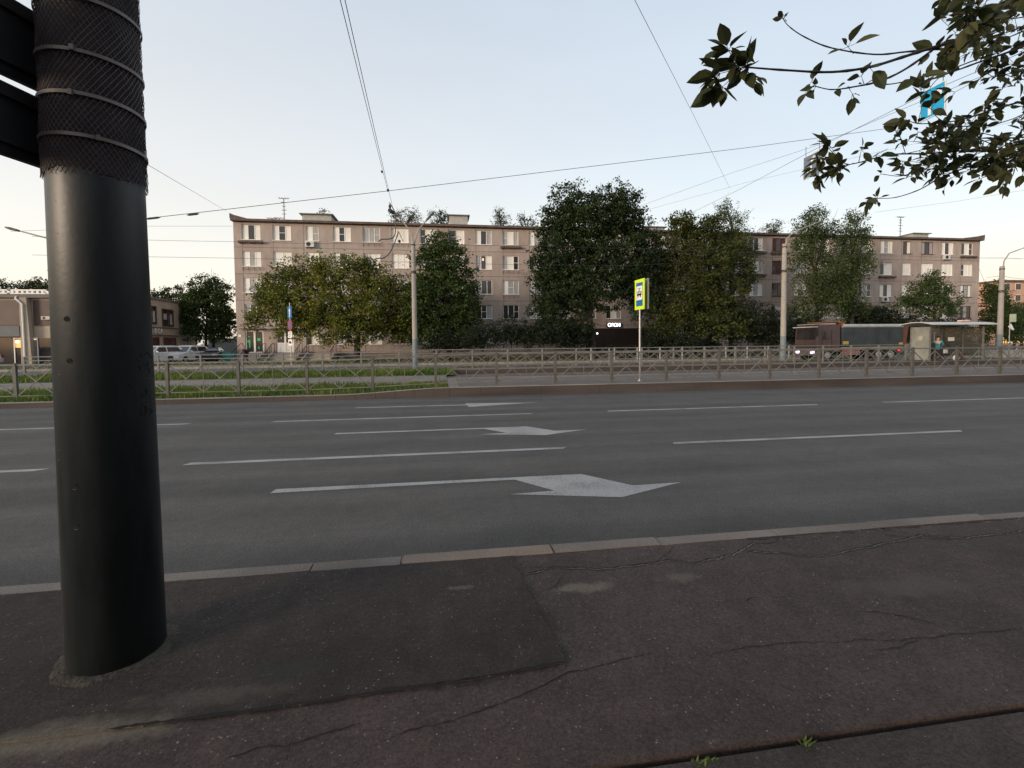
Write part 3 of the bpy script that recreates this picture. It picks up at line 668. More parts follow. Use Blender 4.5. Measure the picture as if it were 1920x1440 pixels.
# glazed ground floor doors of the left end
M_green = emit('green_shop_light', (.02, .35, .12), .35)
for k, nm in ((0, 'shop_door'), (1, 'shop_door')):
    x0, z0, x1, z1 = -18.5+MOD*k-.86, .95, -18.5+MOD*k+.86, 3.2; y0, y1 = BY+.05, BY+.12
    fr = MB(); f = .10
    fr.box(x0, y0, z0, x1, y1, z0+f); fr.box(x0, y0, z1-f, x1, y1, z1); fr.box(x0, y0, z0+f, x0+f, y1, z1-f); fr.box(x1-f, y0, z0+f, x1, y1, z1-f); xm = (x0+x1)/2
    fr.box(xm-.09, y0+.002, z0+f, xm+.09, y1, z1-f)
    if k: fr.box(x0+f, y0+.02, z0+f, xm-.09, y1-.02, z0+1.0); fr.box(xm+.09, y0+.02, z0+f, x1-f, y1-.02, z0+1.0)
    d = bpart(fr, nm, M_wframe)
    g = MB(); g.flat = True; g.add([(x0, y1-.015, z0), (x1, y1-.015, z0), (x1, y1-.015, z1), (x0, y1-.015, z1)], [(0, 1, 2, 3)]); bpart(g, 'pane', M_glass, d)
    g = MB(); rr = random.Random(k+3)
    for (a, c, w, h) in (((.22, 1.6, .22, .06), (.3, .5, .12, .85), (1.1, 1.2, .3, .28), (1.15, .35, .2, .25), (.15, 1.05, .2, .2)) if k == 0 else ((.25, 1.45, .28, .14), (1.1, 1.5, .3, .2))):
        g.box(x0+a, y1-.03, z0+a*0+c, x0+a+w, y1-.02, z0+c+h)
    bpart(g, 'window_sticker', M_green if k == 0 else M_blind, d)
    b = MB(); b.box(x0-.3, BY-.7, z1+.12, x1+.3, BY-.004, z1+.2); bpart(b, 'door_canopy', M_roof)
b = MB(); b.box(-20.0, BY-.03, 2.55, -19.72, BY-.004, 2.8); bpart(b, 'house_plate', M_wframe)
# shopfront under the trees with a glowing sign
b = MB(); b.box(16.2, BY-.14, .8, 24.5, BY-.012, 3.25); bpart(b, 'shopfront', mat('shopfront_red', (.018, .011, .010), .7, var=.2))
sg = thing('shop_sign', 'small glowing white letter sign on the dark shopfront under the biggest tree', 'sign', (19.45, BY-.2, 3.6))
b = MB(); b.box(-.85, -.02, -.28, .85, .05, .28); b.build('backboard', M_dark, sg)
text_mesh('ОЗОН', .52, emit('sign_white_light', (1, .93, 1), 3.), 'letters', sg, Matrix.Translation((0, -.05, 0)) @ Matrix.Rotation(rad(90), 4, 'X'), .02, .012)
lp = thing('wall_lamp', 'small glowing round lamp on the wall left of the lit letter sign', 'lamp', (17.46, BY-.3, 2.69))
b = MB(); b.box(-.04, 0, -.04, .04, .29, .04); b.build('bracket', M_dark, lp)
b = MB(); b.tube([(0, 0, -.10), (0, 0, -.06), (0, 0, .04), (0, 0, .09)], [.05, .10, .10, .04], 12); b.build('globe', emit('lamp_globe', (.9, .95, 1), 2.2), lp)
# roof antennas
def antenna(x, y, h, lab, n=5):
    t = thing('tv_antenna', lab, 'antenna', (x, y, BTOP+.3), 0, 'antennas on the roof')
    b = MB(); b.tube([(0, 0, 0), (0, 0, h)], .045, 6); b.build('mast', M_fence, t)
    b = MB(); rr = random.Random(int(x*10))
    for i in range(n):
        z = h*(.42+.58*i/(n-1)) if n > 1 else h; L_ = .5 if i == n-1 else rr.uniform(.12, .32)
        b.bar((-L_, 0, z), (L_, 0, z), .05)
        if i == n-1:
            for q in (-.45, -.15, .15, .45): b.bar((q, -.3, z+.02), (q, .3, z+.14), .03)
    b.build('crossbars', M_fence, t)
antenna(-15.9, 54, 2.75, 'tall television antenna mast on the roof near the left end')
antenna(-17.1, 54, .65, 'short antenna on the roof, nearest the left end', 2)
antenna(-16.7, 55, .95, 'small antenna between the short one and the tall mast', 2)
antenna(58.6, 54, 3.0, 'tall television antenna mast on the roof at the right end', 6)

# ------------------------------------------------------------------ entrance steps
M_step = mat('step_concrete', (.36, .315, .28), .9, var=.2, scale=1.5, fine=.15, fscale=20)
def steps(x0, x1, lab, top=.93, y1=BY-.7, n=6):
    t = thing('entrance_steps', lab, 'steps', ((x0+x1)/2, y1, .13), 0, 'steps up to the ground floor doors'); w = (x1-x0)/2
    b = MB(); b.box(-w, -.002, 0, w, .58, top-.13)
    for i in range(n): b.box(-w, -.36*(i+1), 0, w, -.36*i-.004, (top-.13)*(n-i-.5)/n)
    b.build('treads', M_step, t)
    for s in (-1, 1):
        b = MB(); b.prism([(-.36*n-.1, .05), (-.36*n-.1, .2), (0, top+.05), (.5, top+.05), (.5, .02)], s*w-.06*s, s*w+.12*s, 'yz'); b.build('side_wall', M_step, t)
        b = MB(); b.tube([(s*(w+.03), -.36*n, .1), (s*(w+.03), -.36*n, .95), (s*(w+.03), 0, top+.85), (s*(w+.03), .45, top+.85), (s*(w+.03), .45, top)], .03, 6)
        for q in (.25, .5, .75): b.tube([(s*(w+.03), -.36*n*q, .1+(top-.13)*(1-q)), (s*(w+.03), -.36*n*q, .95+(top-.1)*(1-q))], .02, 5)
        b.build('railing', M_dark, t)
steps(-19.5, -17.4, 'concrete steps with dark railings at the green-lit corner door')
steps(-16.5, -13.9, 'wide concrete steps up to the second white door from the corner')
steps(-13.2, -10.6, 'concrete steps further right, half under the yellowing tree', top=.8)

# ------------------------------------------------------------------ vegetation
def leaf_mesh(name, cen, rad_, m, size, seed, dens=110, flat_=.8, clump=.55, gap=.0, parent=None, droop=0., origin=None):
    """crown: clumps spread through ellipsoids, each clump a cloud of small folded leaf faces"""
    r = np.random.default_rng(seed); pts = []
    for c, (rx, ry, rz) in zip(cen, rad_):
        area = math.pi*rx*rz; ncl = max(6, int(area/(clump*clump)*3.0)); dens = dens*1.0
        u = r.normal(size=(ncl, 3)); u /= np.linalg.norm(u, axis=1)[:, None]; q = r.random(ncl)**.42*r.uniform(.82, 1.12, ncl)
        cc = np.array(c)+u*q[:, None]*np.array([rx, ry, rz]); cc += r.normal(0, .10, cc.shape)*clump
        keep = r.random(ncl) > gap; cc = cc[keep]; nl = max(4, int(area*dens/ncl)) 
        cs = clump*r.uniform(.45, 1.15, len(cc))
        cnt = r.poisson(nl*(cs/clump)**2, len(cc)); idx = np.repeat(np.arange(len(cc)), cnt)
        off = r.normal(0, .5, (len(idx), 3)); off[:, 2] *= .62
        p = cc[idx]+off*cs[idx][:, None]
        if droop: p[:, 2] -= np.abs(r.normal(0, droop, len(p)))*(r.random(len(p)) < .4)
        pts.append(p)
    P = np.concatenate(pts); P = P[P[:, 2] > .2]; k = len(P)
    a = r.normal(size=(k, 3)); a /= np.linalg.norm(a, axis=1)[:, None]
    nrm = r.normal(size=(k, 3))*.8+np.array([0, 0, .8]); nrm /= np.linalg.norm(nrm, axis=1)[:, None]
    t = np.cross(a, nrm); t /= np.linalg.norm(t, axis=1)[:, None]; s = np.cross(nrm, t)
    L_ = size*r.uniform(.6, 1.35, k)[:, None]; W = L_*r.uniform(.5, .8, k)[:, None]
    if origin is not None: P = P-np.array(origin)
    v0 = P-t*L_*.5; v1 = P+s*W*.5+nrm*W*.12; v2 = P+t*L_*.5-nrm*L_*.1; v3 = P-s*W*.5+nrm*W*.12
    V = np.stack([v0, v1, v2, v3], 1).reshape(-1, 3); i = np.arange(k)*4
    lo = np.stack([i, i+1, i+2, i, i+2, i+3], 1).ravel()
    me = bpy.data.meshes.new(name); me.vertices.add(len(V)); me.vertices.foreach_set('co', V.ravel()); me.loops.add(len(lo)); me.loops.foreach_set('vertex_index', lo)
    me.polygons.add(2*k); me.polygons.foreach_set('loop_start', np.arange(2*k)*3); me.polygons.foreach_set('loop_total', np.full(2*k, 3))
    me.update(); me.materials.append(m); o = bpy.data.objects.new(name, me); C.objects.link(o)
    if parent: o.parent = parent
    return o
L_maple = leaf_mat('leaves_yellowing', (.026, .052, .010), (.25, .255, .040), pscale=.5, trans=.3)
L_dark = leaf_mat('leaves_dark', (.013, .026, .010), (.050, .078, .026), pscale=.5)
L_mid = leaf_mat('leaves_mid', (.018, .036, .011), (.075, .115, .028), pscale=.5)
L_olive = leaf_mat('leaves_olive', (.016, .027, .008), (.105, .120, .028), pscale=.6)
L_birch = leaf_mat('leaves_birch', (.026, .044, .014), (.100, .135, .042), pscale=.6)
L_far = leaf_mat('leaves_far', (.025, .040, .018), (.085, .105, .045), pscale=.4)
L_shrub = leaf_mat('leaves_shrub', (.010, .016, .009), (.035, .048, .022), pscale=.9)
NT = [0]
def tree(name, label, blobs, Y, m, size=.26, dens=120, base=None, group='trees before the long building', cat='tree', trunk=.22, gap=.05, clump=.6, gz0=.13, droop=0., stems=1, yr=.75):
    NT[0] += 1; rr = random.Random(NT[0]*13)
    cen, rd = [], []
    for (px, py, rx, rz) in blobs:
        c = at(px, py, Y); dep = (c-Vector((0, 0, EYE))).dot(fwd); k = dep/FPX
        cen.append(Vector((c.x, Y+rr.uniform(-.3, .3)*rx*k*.6, c.z))); rd.append((rx*k, rx*k*yr, rz*k))
    bx = at(base, 650, Y).x if base else sum(c.x for c in cen)/len(cen)
    t = thing(name, label, cat, (bx, Y, gz0), 0, group); O = Vector((bx, Y, gz0))
    b = MB(); top = max(c.z for c in cen); low = min(c.z-r[2] for c, r in zip(cen, rd)); fork = max(low+.2*(top-low), 1.2)
    for s in range(stems):
        ox = (s-(stems-1)/2)*.7; lean = rr.uniform(-.5, .5)+ox*.8
        fk = Vector((ox+lean*.5, 0, fork-gz0)); tr = trunk*(1 if stems == 1 else .7)
        b.tube([(ox, 0, -.1), (ox+.02, 0, .25), fk*.5+Vector((ox*.5, 0, 0)), fk], [tr*1.5, tr*1.05, tr*.9, tr*.75], 10)
        for c, r in zip(cen, rd):
            if rr.random() < .2 and len(cen) > 4: continue
            e = c-O; mid = fk.lerp(e, .5)+Vector((rr.uniform(-.4, .4), rr.uniform(-.4, .4), .3))
            b.tube([fk, mid, e+Vector((0, 0, r[2]*.3))], [tr*.5, tr*.32, tr*.08], 6)
            for q in range(5):
                d = Vector((rr.gauss(0, 1)*r[0], rr.gauss(0, 1)*r[1], abs(rr.gauss(0, 1))*r[2]))*.6
                b.tube([mid, mid.lerp(e+d, .5)+Vector((0, 0, .2)), e+d], [tr*.2, tr*.12, .012], 4)
    b.build('trunk', M_trunk, t, smooth=True)
    leaf_mesh('foliage', [tuple(c) for c in cen], rd, m, size*.85, NT[0], dens*(2.1 if Y < 60 else 1.6), clump=clump, gap=gap, parent=t, droop=droop, origin=O)
    return t
tree('maple_tree', 'broad yellowing green maple before the left end of the long building', [(530,555,45,55),(575,520,45,38),(640,515,60,40),(700,525,50,42),(745,560,35,50),(510,545,28,42),(600,575,70,50),(680,575,70,50),(560,600,60,38),(650,615,80,34),(730,610,45,40),(545,505,14,22),(655,490,12,22),(775,585,34,52),(760,620,40,30),(478,600,22,20),(600,492,18,20),(690,492,14,18),(490,575,22,28)], 45, L_maple, .24, 170, base=668, trunk=.3, gap=.08)
tree('leafy_tree', 'dark green tree just right of the tall concrete pole, left of the biggest tree', [(782,560,30,60),(825,470,36,38),(845,500,45,45),(800,500,30,50),(835,545,62,50),(870,560,36,45),(850,600,55,42),(795,570,38,55),(800,625,40,28),(870,615,35,35)], 44, L_mid, .25, 180, base=840)
tree('large_tree', 'biggest and tallest dark tree with a twin-domed crown, middle of the picture', [(1068,395,50,52),(1150,388,60,48),(1110,420,70,50),(1190,420,34,45),(1035,430,35,40),(1060,480,72,60),(1150,480,75,65),(1030,520,42,50),(1200,500,35,60),(1095,545,88,52),(1190,550,42,46),(1030,580,40,50),(1060,620,50,28)], 43, L_dark, .26, 190, base=1110, trunk=.4)
tree('leafy_tree', 'olive green tree right of the biggest tree, its crown touching the roof line', [(1228,470,26,42),(1225,530,34,50),(1285,430,40,38),(1330,430,34,36),(1265,480,42,50),(1320,490,60,55),(1380,470,38,45),(1290,560,62,60),(1355,560,60,60),(1250,600,45,50),(1330,615,85,35),(1400,520,16,35)], 43.5, L_olive, .25, 190, base=1310, trunk=.35)
tree('birch_tree', 'feathery birch rising above the roof behind the olive green tree', [(1360,388,22,20),(1372,412,30,22),(1345,425,22,22),(1385,440,30,28),(1400,470,22,30),(1360,460,30,34)], 48, L_birch, .20, 130, base=1370, gap=.18, clump=.5, droop=.4)
tree('birch_tree', 'tall birch just right of the curved lamp pole, left of a pair', [(1530,402,28,18),(1512,430,36,28),(1548,435,36,28),(1512,475,46,36),(1560,490,40,42),(1575,540,36,44),(1520,530,42,36),(1550,560,48,34),(1510,580,38,30)], 44, L_birch, .20, 190, base=1530, gap=.12, clump=.5, droop=.5)
tree('birch_tree', 'tall birch with a leaning top, right one of the pair', [(1605,408,18,20),(1590,440,26,28),(1622,440,18,22),(1600,485,40,42),(1590,530,36,38),(1620,500,18,28),(1600,575,38,28)], 44.8, L_birch, .20, 190, base=1597, gap=.12, clump=.5, droop=.5)
tree('round_tree', 'smaller rounded green tree above the bus shelter roof', [(1748,525,24,20),(1725,548,30,24),(1765,548,32,26),(1740,575,50,26),(1785,575,18,22),(1700,570,18,18)], 42, L_mid, .2, 200, base=1748, trunk=.16)
tree('leafy_tree', 'dense dark tree beyond the right end of the long building', [(1862,555,24,34),(1880,590,24,40),(1850,610,22,40),(1895,620,14,30)], 54, L_mid, .26, 190, base=1870)
tree('leafy_tree', 'green tree in the gap between the low shop building and the long building', [(385,540,32,28),(410,560,32,34),(365,568,26,30),(390,595,46,34),(425,600,20,36),(345,585,18,26),(400,625,38,20),(360,615,24,22)], 58, L_mid, .27, 190, base=392, trunk=.25, stems=2, group='trees at the left end of the street')
for (i, bl) in enumerate(([(288,556,12,16),(285,575,16,16)], [(308,548,8,14),(310,566,14,14)], [(333,542,10,10),(330,556,14,10),(330,575,20,12)], [(352,560,12,12),(352,578,16,14)])):
    tree('pine_tree', ['dark pine right beside the big near pole, behind the shops', 'thin pointed pine, second right of the big near pole', 'flat topped pine over the roof of the low shop building', 'low dark tree half behind the green tree left of the long building'][i], bl, 82, L_far, .34, 120, group='pines behind the shops', clump=.6, gap=.12)
for (i, bl) in enumerate(([(12,538,16,10),(2,530,8,12)], [(48,536,22,9),(40,543,30,8)], [(72,530,12,12),(80,540,18,12)], [(115,535,30,18),(140,545,30,20)])):
    tree('pine_tree', ['reddish pine at the left edge of the picture behind the shops', 'low spreading pine behind the flat shop roof', 'taller pine just left of the big near pole', 'pine hidden behind the big near pole'][i], bl, 80, L_far, .32, 110, group='pines behind the shops', clump=.6, gap=.2)
for (i, bl) in enumerate(([(605,402,14,9),(605,412,16,9)], [(745,405,20,14),(772,402,20,16)], [(820,402,18,13),(832,410,18,12)], [(935,400,12,14),(942,410,20,10)], [(978,408,10,12),(995,412,12,8)], [(1450,422,18,12),(1445,434,26,14)])):
    labs = ['small dark treetop beside the left roof hatch', 'open treetop above the roof, left of the bare pole', 'treetop above the roof right of the bare pole', 'sparse thin treetop above the roof, middle of the block', 'sparsest low treetop above the roof, nearest the biggest tree', 'greenish treetop above the roof between the birches']
    bl = bl + [(bl[0][0]-3, bl[0][1]+16, bl[0][2], 12), (bl[1][0]+3, bl[1][1]+12, bl[1][2], 12)]
    tree('background_tree', labs[i], bl, 74, L_far if i else L_mid, .24, 85 if i else 160, group='treetops behind the roof', clump=.45, gap=.22)
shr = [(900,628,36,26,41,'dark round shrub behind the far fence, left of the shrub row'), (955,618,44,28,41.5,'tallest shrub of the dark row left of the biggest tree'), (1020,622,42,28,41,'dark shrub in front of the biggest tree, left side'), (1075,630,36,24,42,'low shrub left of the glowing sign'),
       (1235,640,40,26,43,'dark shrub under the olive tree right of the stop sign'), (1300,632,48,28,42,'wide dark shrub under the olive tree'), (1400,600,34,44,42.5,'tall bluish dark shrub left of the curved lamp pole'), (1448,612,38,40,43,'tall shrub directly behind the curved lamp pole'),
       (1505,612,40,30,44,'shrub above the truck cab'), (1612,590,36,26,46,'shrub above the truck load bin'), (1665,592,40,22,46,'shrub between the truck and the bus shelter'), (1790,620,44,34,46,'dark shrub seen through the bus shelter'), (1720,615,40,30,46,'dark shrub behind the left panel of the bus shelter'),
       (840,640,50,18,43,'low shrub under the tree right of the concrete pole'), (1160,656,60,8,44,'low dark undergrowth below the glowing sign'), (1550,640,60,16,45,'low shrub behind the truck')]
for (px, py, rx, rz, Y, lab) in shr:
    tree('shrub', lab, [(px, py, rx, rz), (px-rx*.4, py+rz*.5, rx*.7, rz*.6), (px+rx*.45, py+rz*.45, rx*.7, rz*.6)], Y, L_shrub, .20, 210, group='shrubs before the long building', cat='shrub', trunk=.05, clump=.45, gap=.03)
for (i, bl) in enumerate(([(1905,600,25,30),(1930,590,25,30)], [(1890,632,12,14),(1915,635,12,12)])):
    tree('street_tree', ['green tree at the right edge in front of the orange house', 'low bush beside the yellow lit shop windows at the right edge'][i], bl, 62 if i == 0 else 66, L_mid, .3, 140, group='trees at the right end of the street')

# ------------------------------------------------------------------ poles with lamps
def lamp_head(root, p, d, s=1.):
    """flat cobra-head lantern at the arm end"""
    p = Vector(p); d = Vector(d).normalized(); b = MB()
    x = d; y = Vector((0, 0, 1)).cross(x).normalized(); z = x.cross(y)
    secs = [(-.05, .05, .05), (.1, .10, .07), (.4, .15, .08), (.62, .12, .05), (.70, .05, .02)]
    o = len(b.v)
    for (t, w, h) in secs:
        for a in range(10):
            an = 6.283*a/10; b.v.append(tuple(p+x*t*s+y*w*s*math.cos(an)+z*h*s*math.sin(an)))
    for i in range(len(secs)-1):
        for a in range(10): b.f.append((i*10+a, i*10+(a+1) % 10, (i+1)*10+(a+1) % 10, (i+1)*10+a))
    b.f.append(tuple(range(10))[::-1]); b.f.append(tuple(40+a for a in range(10)))
    h = b.build('lamp_head', M_fence, root, smooth=True)
    b = MB(); b.box(-.01, 0, 0, .01, .01, .01)
    return h
def concrete_pole(name, label, x, Y, H, r0_=.17, r1=.125, paint=1.9, cat='pole', arms=(), base=.12):
    t = thing(name, label, cat, (x, Y, base), 0, 'concrete poles of the tram line')
    def R_(z): return r0_+(r1-r0_)*z/H
    if paint:
        b = MB(); b.tube([(0, 0, -.1), (0, 0, paint)], [R_(0)+.003, R_(paint)+.003], 16); b.build('painted_foot', M_concp, t, smooth=False)
    b = MB(); b.tube([(0, 0, -.1), (0, 0, H)], [R_(0), r1], 16); b.build('shaft', M_conc, t)
    for z in (H-.25, H-1.9, H-2.0):
        b = MB(); b.tube([(0, 0, z), (0, 0, z+.07)], R_(z)+.02, 16); b.build('clamp', M_dark, t)
    for pts in arms:
        b = MB(); b.tube(pts, [.05]+[.04]*(len(pts)-2)+[.03], 8); b.build('lamp_arm', M_conc if cat == 'street lamp' else M_steel, t)
        lamp_head(t, pts[-1], Vector(pts[-1])-Vector(pts[-2]))
    return t
concrete_pole('lamp_pole', 'tall concrete pole with two thin lamp arms before the yellowing tree', -1.53, 31, 8.0, arms=([(-.02, 0, 7.7), (-.05, 0, 8.5), (-.55, 0, 9.15), (-.95, 0, 9.55)], [(.02, 0, 7.3), (.1, 0, 8.0), (.35, 0, 8.75), (.85, 0, 9.35)]), cat='street lamp')
concrete_pole('lamp_pole', 'concrete pole with one long curved lamp arm, left of the dump truck', 24.25, 31, 8.4, .20, .15, arms=([(.1, 0, 8.2), (.16, 0, 8.75), (.45, 0, 9.05), (1.3, 0, 9.5), (2.4, 0, 9.9)],), cat='street lamp')
concrete_pole('lamp_pole', 'greenish concrete pole with curved lamp arm right of the bus shelter', 42.7, 31, 7.1, .20, .15, arms=([(.1, 0, 7.0), (.15, 0, 7.5), (.6, 0, 8.1), (1.2, 0, 8.3), (2.0, 0, 8.55)],), cat='street lamp')
concrete_pole('lamp_pole', 'furthest concrete pole with a lamp arm, before the orange house', 62.3, 40, 8.3, .2, .15, arms=([(.1, 0, 8.2), (.2, 0, 9.2), (.9, 0, 9.9), (2.0, 0, 10.1)],), cat='street lamp')
concrete_pole('lamp_pole', 'pole hidden behind the big near pole, its lamp arm showing left of it', -18.5, 31, 6.7, arms=([(0, 0, 6.6), (-.8, 0, 7.05), (-3.9, 0, 7.9), (-4.7, 0, 8.12)],), cat='street lamp')

# ------------------------------------------------------------------ tram stop sign
sgn = thing('stop_sign', 'yellow-green framed tram stop sign with blue panels on a thin grey pole', 'sign', (7.16, 16.42, .28))
b = MB(); b.tube([(0, .05, 0), (0, .05, 3.65)], .035, 12); b.build('pole', M_steel, sgn)
b = MB(); b.tube([(0, .05, 0), (0, .05, .025)], .09, 12); b.build('foot_plate', M_steel, sgn)
M_yg = mat('fluorescent_yellow_green', (.62, .80, .03), .5, var=.03); M_yg.node_tree.nodes['Principled BSDF'].inputs['Emission Strength'].default_value = 0
M_blue = mat('sign_blue', (.01, .13, .34), .5, var=.05); M_white = mat('sign_white', (.72, .72, .70), .5, var=.05); M_blk = mat('sign_black', (.01, .01, .01), .6)
pc = at(1199, 552, 16.4); zc = pc.z-.28
SM = Matrix.Rotation(math.atan2(-1., .06), 4, 'Z')       # local x along the plate, seen obliquely
def plate(yo, nm, flip):
    T = SM @ Matrix.Translation((0, yo, 0))
    b = MB(); b.box(-.36, -.012, zc-.54, .36, .012, zc+.54, T); p = b.build(nm, M_yg if not flip else M_steel, sgn)
    if flip: return
    s = -.0145
    def q(x0, z0, x1, z1, m_, n, d=0): b = MB(); b.box(x0, s-.001-d, zc+z0, x1, s-d+.001, zc+z1, T); b.build(n, m_, p)
    q(-.25, -.42, .25, .42, M_blue, 'blue_panel'); q(-.23, -.20, .23, .30, M_white, 'white_panel', .003)
    b = MB()                                          # tram pictogram: car body, windows, wheels, pantograph
    def bb(x0, z0, x1, z1, dd=.006): b.box(x0, s-dd-.001, zc+z0, x1, s-dd+.001, zc+z1, T)
    bb(-.17, -.04, .17, .03); bb(-.17, .03, -.14, .09); bb(-.05, .03, -.02, .09); bb(.06, .03, .09, .09); bb(.14, .03, .17, .09); bb(-.19, .085, .19, .105)
    bb(-.13, -.10, -.06, -.035); bb(.06, -.10, .13, -.035)
    b.bar(T @ Vector((-.06, s-.006, zc+.11)), T @ Vector((.04, s-.006, zc+.16)), .015); b.bar(T @ Vector((.04, s-.006, zc+.16)), T @ Vector((-.03, s-.006, zc+.21)), .015)
    bb(-.13, .205, .12, .22); b.build('tram_symbol', M_blk, p)
plate(-.03, 'front_plate', False); plate(.13, 'back_plate', True)

# ------------------------------------------------------------------ road signs on the far pavement
rs = thing('road_sign_post', 'thin post with blue, red and white road signs before the second shop door', 'road sign', (-11.36, 39.3, .15), rad(-52))
b = MB(); b.tube([(0, 0, 0), (0, 0, 4.8)], .04, 8); b.build('post', M_steel, rs)
b = MB(); b.box(-.33, -.05, 3.62, .42, -.03, 4.52); s1 = b.build('blue_plate', M_blue, rs)
b = MB(); b.prism([(-.02, 3.72), (.1, 3.72), (.1, 4.15), (.2, 4.15), (.04, 4.42), (-.12, 4.15), (-.02, 4.15)], -.055, -.051); b.build('white_arrow', M_white, s1)
b = MB(); b.tube([(.04, -.03, 3.1), (.04, -.05, 3.1)], .42, 24); s2 = b.build('round_plate', mat('sign_red', (.42, .03, .02), .5, var=.05), rs)
b = MB(); b.tube([(.04, -.051, 3.1), (.04, -.054, 3.1)], .31, 24); b.build('blue_disc', M_blue, s2)
b = MB(); b.bar((-.18, -.058, 3.32), (.26, -.058, 2.88), .08, .004, (0, 1, 0)); b.build('red_bar', bpy.data.materials['sign_red'], s2)
for z, n in ((2.35, 'white_plate'), (1.75, 'white_plate')):
    b = MB(); b.box(-.34, -.05, z-.24, .40, -.03, z+.24); p = b.build(n, M_white, rs)
    b = MB()
    for q in range(3): b.box(-.22, -.054, z+.12-q*.13, .28-.1*q, -.052, z+.16-q*.13)
    if z < 2: b = MB(); b.prism([(-.22, z-.08), (.28, z-.08), (.28, z+.02), (.14, z+.04), (.06, z+.13), (-.1, z+.13), (-.18, z+.03), (-.22, z+.02)], -.054, -.052)
    b.build('black_symbols', M_blk, p)

# ------------------------------------------------------------------ signs hung over the road
def hung_sign(name, label, pr, px_l, depth_D, hgt, m_face, arrow, back=False):
    a = dz(pr[0], pr[1], depth_D)                    # near top corner
    dl = ray(px_l[0], px_l[1]); Yl = dl.y*a.x/dl.x    # far corner lies on the plane x = const
    W = Yl-a.y; t = thing(name, label, 'sign', (a.x, a.y+W/2, a.z-hgt/2), 0)
    W = max(.5, min(abs(W), 1.3)); h = hgt/2; w = W/2
    b = MB(); b.box(-.015, -w, -h, .015, w, h); p = b.build('plate', m_face, t)
    b = MB(); b.box(-.02, -w-.02, -h-.02, .012, -w, h+.02); b.box(-.02, w, -h-.02, .012, w+.02, h+.02); b.box(-.02, -w, h, .012, w, h+.02); b.box(-.02, -w, -h-.02, .012, w, -h); b.build('frame', M_white, t)
    b = MB()
    for q in arrow: b.prism([(-u*w*2, v*h*2) for u, v in q], -.0185, -.0155, 'yz')
    b.build('arrow', M_white, p)
    for y in (-w*.8, w*.8): b = MB(); b.tube([(0, y, h), (0, y, h+.35)], .008, 5); b.build('hanger', M_dark, t)
    return t, a, W
M_cyan = mat('sign_bright_blue', (.01, .33, .62), .45, var=.03); M_gblue = mat('sign_faded_blue', (.13, .18, .25), .5, var=.05)
arr = [[(-.30, -.42), (-.18, -.42), (-.18, -.05), (.22, .22), (.16, .32), (.42, .36), (.36, .08), (.28, .14), (-.05, -.08), (-.05, -.42)]]
h1, a1, W1 = hung_sign('lane_sign', 'bright blue hanging sign with a white arrow, partly behind the leaves', (1773, 152), (1728, 175), 12, .72, M_cyan, arr)
h2, a2, W2 = hung_sign('lane_sign', 'pale grey-blue hanging sign with white marks behind a leaf cluster', (1540, 281), (1508, 291), 15, .68, M_gblue, [[(-.3, -.3), (-.2, -.3), (-.2, -.05), (-.3, -.05)], [(-.1, -.3), (0, -.3), (0, 0), (-.1, 0)], [(-.02, .1), (.22, .32), (.12, .42), (-.1, .3)]])

# ------------------------------------------------------------------ overhead wires
def wire(label, pts, r=.012, sag=0., m=None, ins=()):
    """pts: (px, py, Y) sightings joined into one hanging line"""
    P = [at(*p) for p in pts]; Q = []
    for i in range(len(P)-1):
        n = 10
        for k in range(n): t = k/n; q = P[i].lerp(P[i+1], t); q.z -= sag*4*t*(1-t); Q.append(q)
    Q.append(P[-1]); o = Q[0].copy(); t = thing('overhead_wire', label, 'wire', tuple(o), 0, 'overhead wires')
    b = MB(); b.tube([q-o for q in Q], r*.68, 6); b.build('cable', m or M_wire, t)
    for (px, py, Y, L_) in ins:
        c = at(px, py, Y); j = min(range(len(Q)-1), key=lambda i: (Q[i]-c).length); d = (Q[j+1]-Q[j]).normalized()
        b = MB(); b.tube([c-o-d*L_, c-o-d*L_*.6, c-o+d*L_*.6, c-o+d*L_], [.01, .045, .045, .01], 8); b.build('insulator', M_wire, t)
    return t
wire('left one of two close wires dropping steeply to the hardware above the roof', [(628, -40, 9), (727, 358, 26)], .012, ins=[(716, 322, 24.2, .15), (728, 356, 25.9, .15)])
wire('right one of two close wires dropping steeply above the concrete pole', [(640, -30, 9), (737, 392, 27)], .012, .05, ins=[(727, 357, 25.5, .2)])
wire('thin wire falling from the top edge towards the birch behind the olive tree', [(1180, -20, 9), (1300, 215, 17), (1368, 352, 28)], .009, .0, M_wirel)
wire('long dark span wire rising from the big near pole to the upper right branches', [(262, 411, 22), (727, 358, 23), (1100, 313, 24), (1400, 277, 25), (1700, 236, 26)], .018, .0, ins=[(287, 409, 22, .28), (362, 402, 22.2, .24)])
wire('steep wire rising right from the birch top to the blue hanging sign', [(1290, 402, 26), (1385, 356, 23), (1522, 283, 16.4), (1752, 168, 12.3), (1960, 80, 9)], .010)
wire('upper pale wire rising right behind the grey hanging sign', [(1195, 388, 30), (1370, 325, 25), (1540, 270, 20), (1660, 218, 16), (1860, 135, 12)], .011, 0, M_wirel)
wire('lower pale wire rising gently right above the olive tree', [(1190, 400, 34), (1400, 342, 30), (1660, 282, 26), (1960, 215, 22)], .010, 0, M_wirel)
wire('thin pale wire from the right edge down towards the birch pair', [(1640, 398, 34), (1790, 378, 32), (1960, 350, 30)], .012, 0, M_wirel)
wire('thin slanting wire from behind the big near pole to the roof corner', [(262, 300, 20), (425, 396, 50)], .014, 0, M_wirel)
wire('upper contact wire crossing the top floor windows', [(60, 443, 23), (436, 453, 23.4), (700, 457, 23.7), (1000, 460, 24), (1200, 466, 24.5), (1480, 476, 25), (1700, 480, 25.5), (1960, 486, 26)], .010, .03)
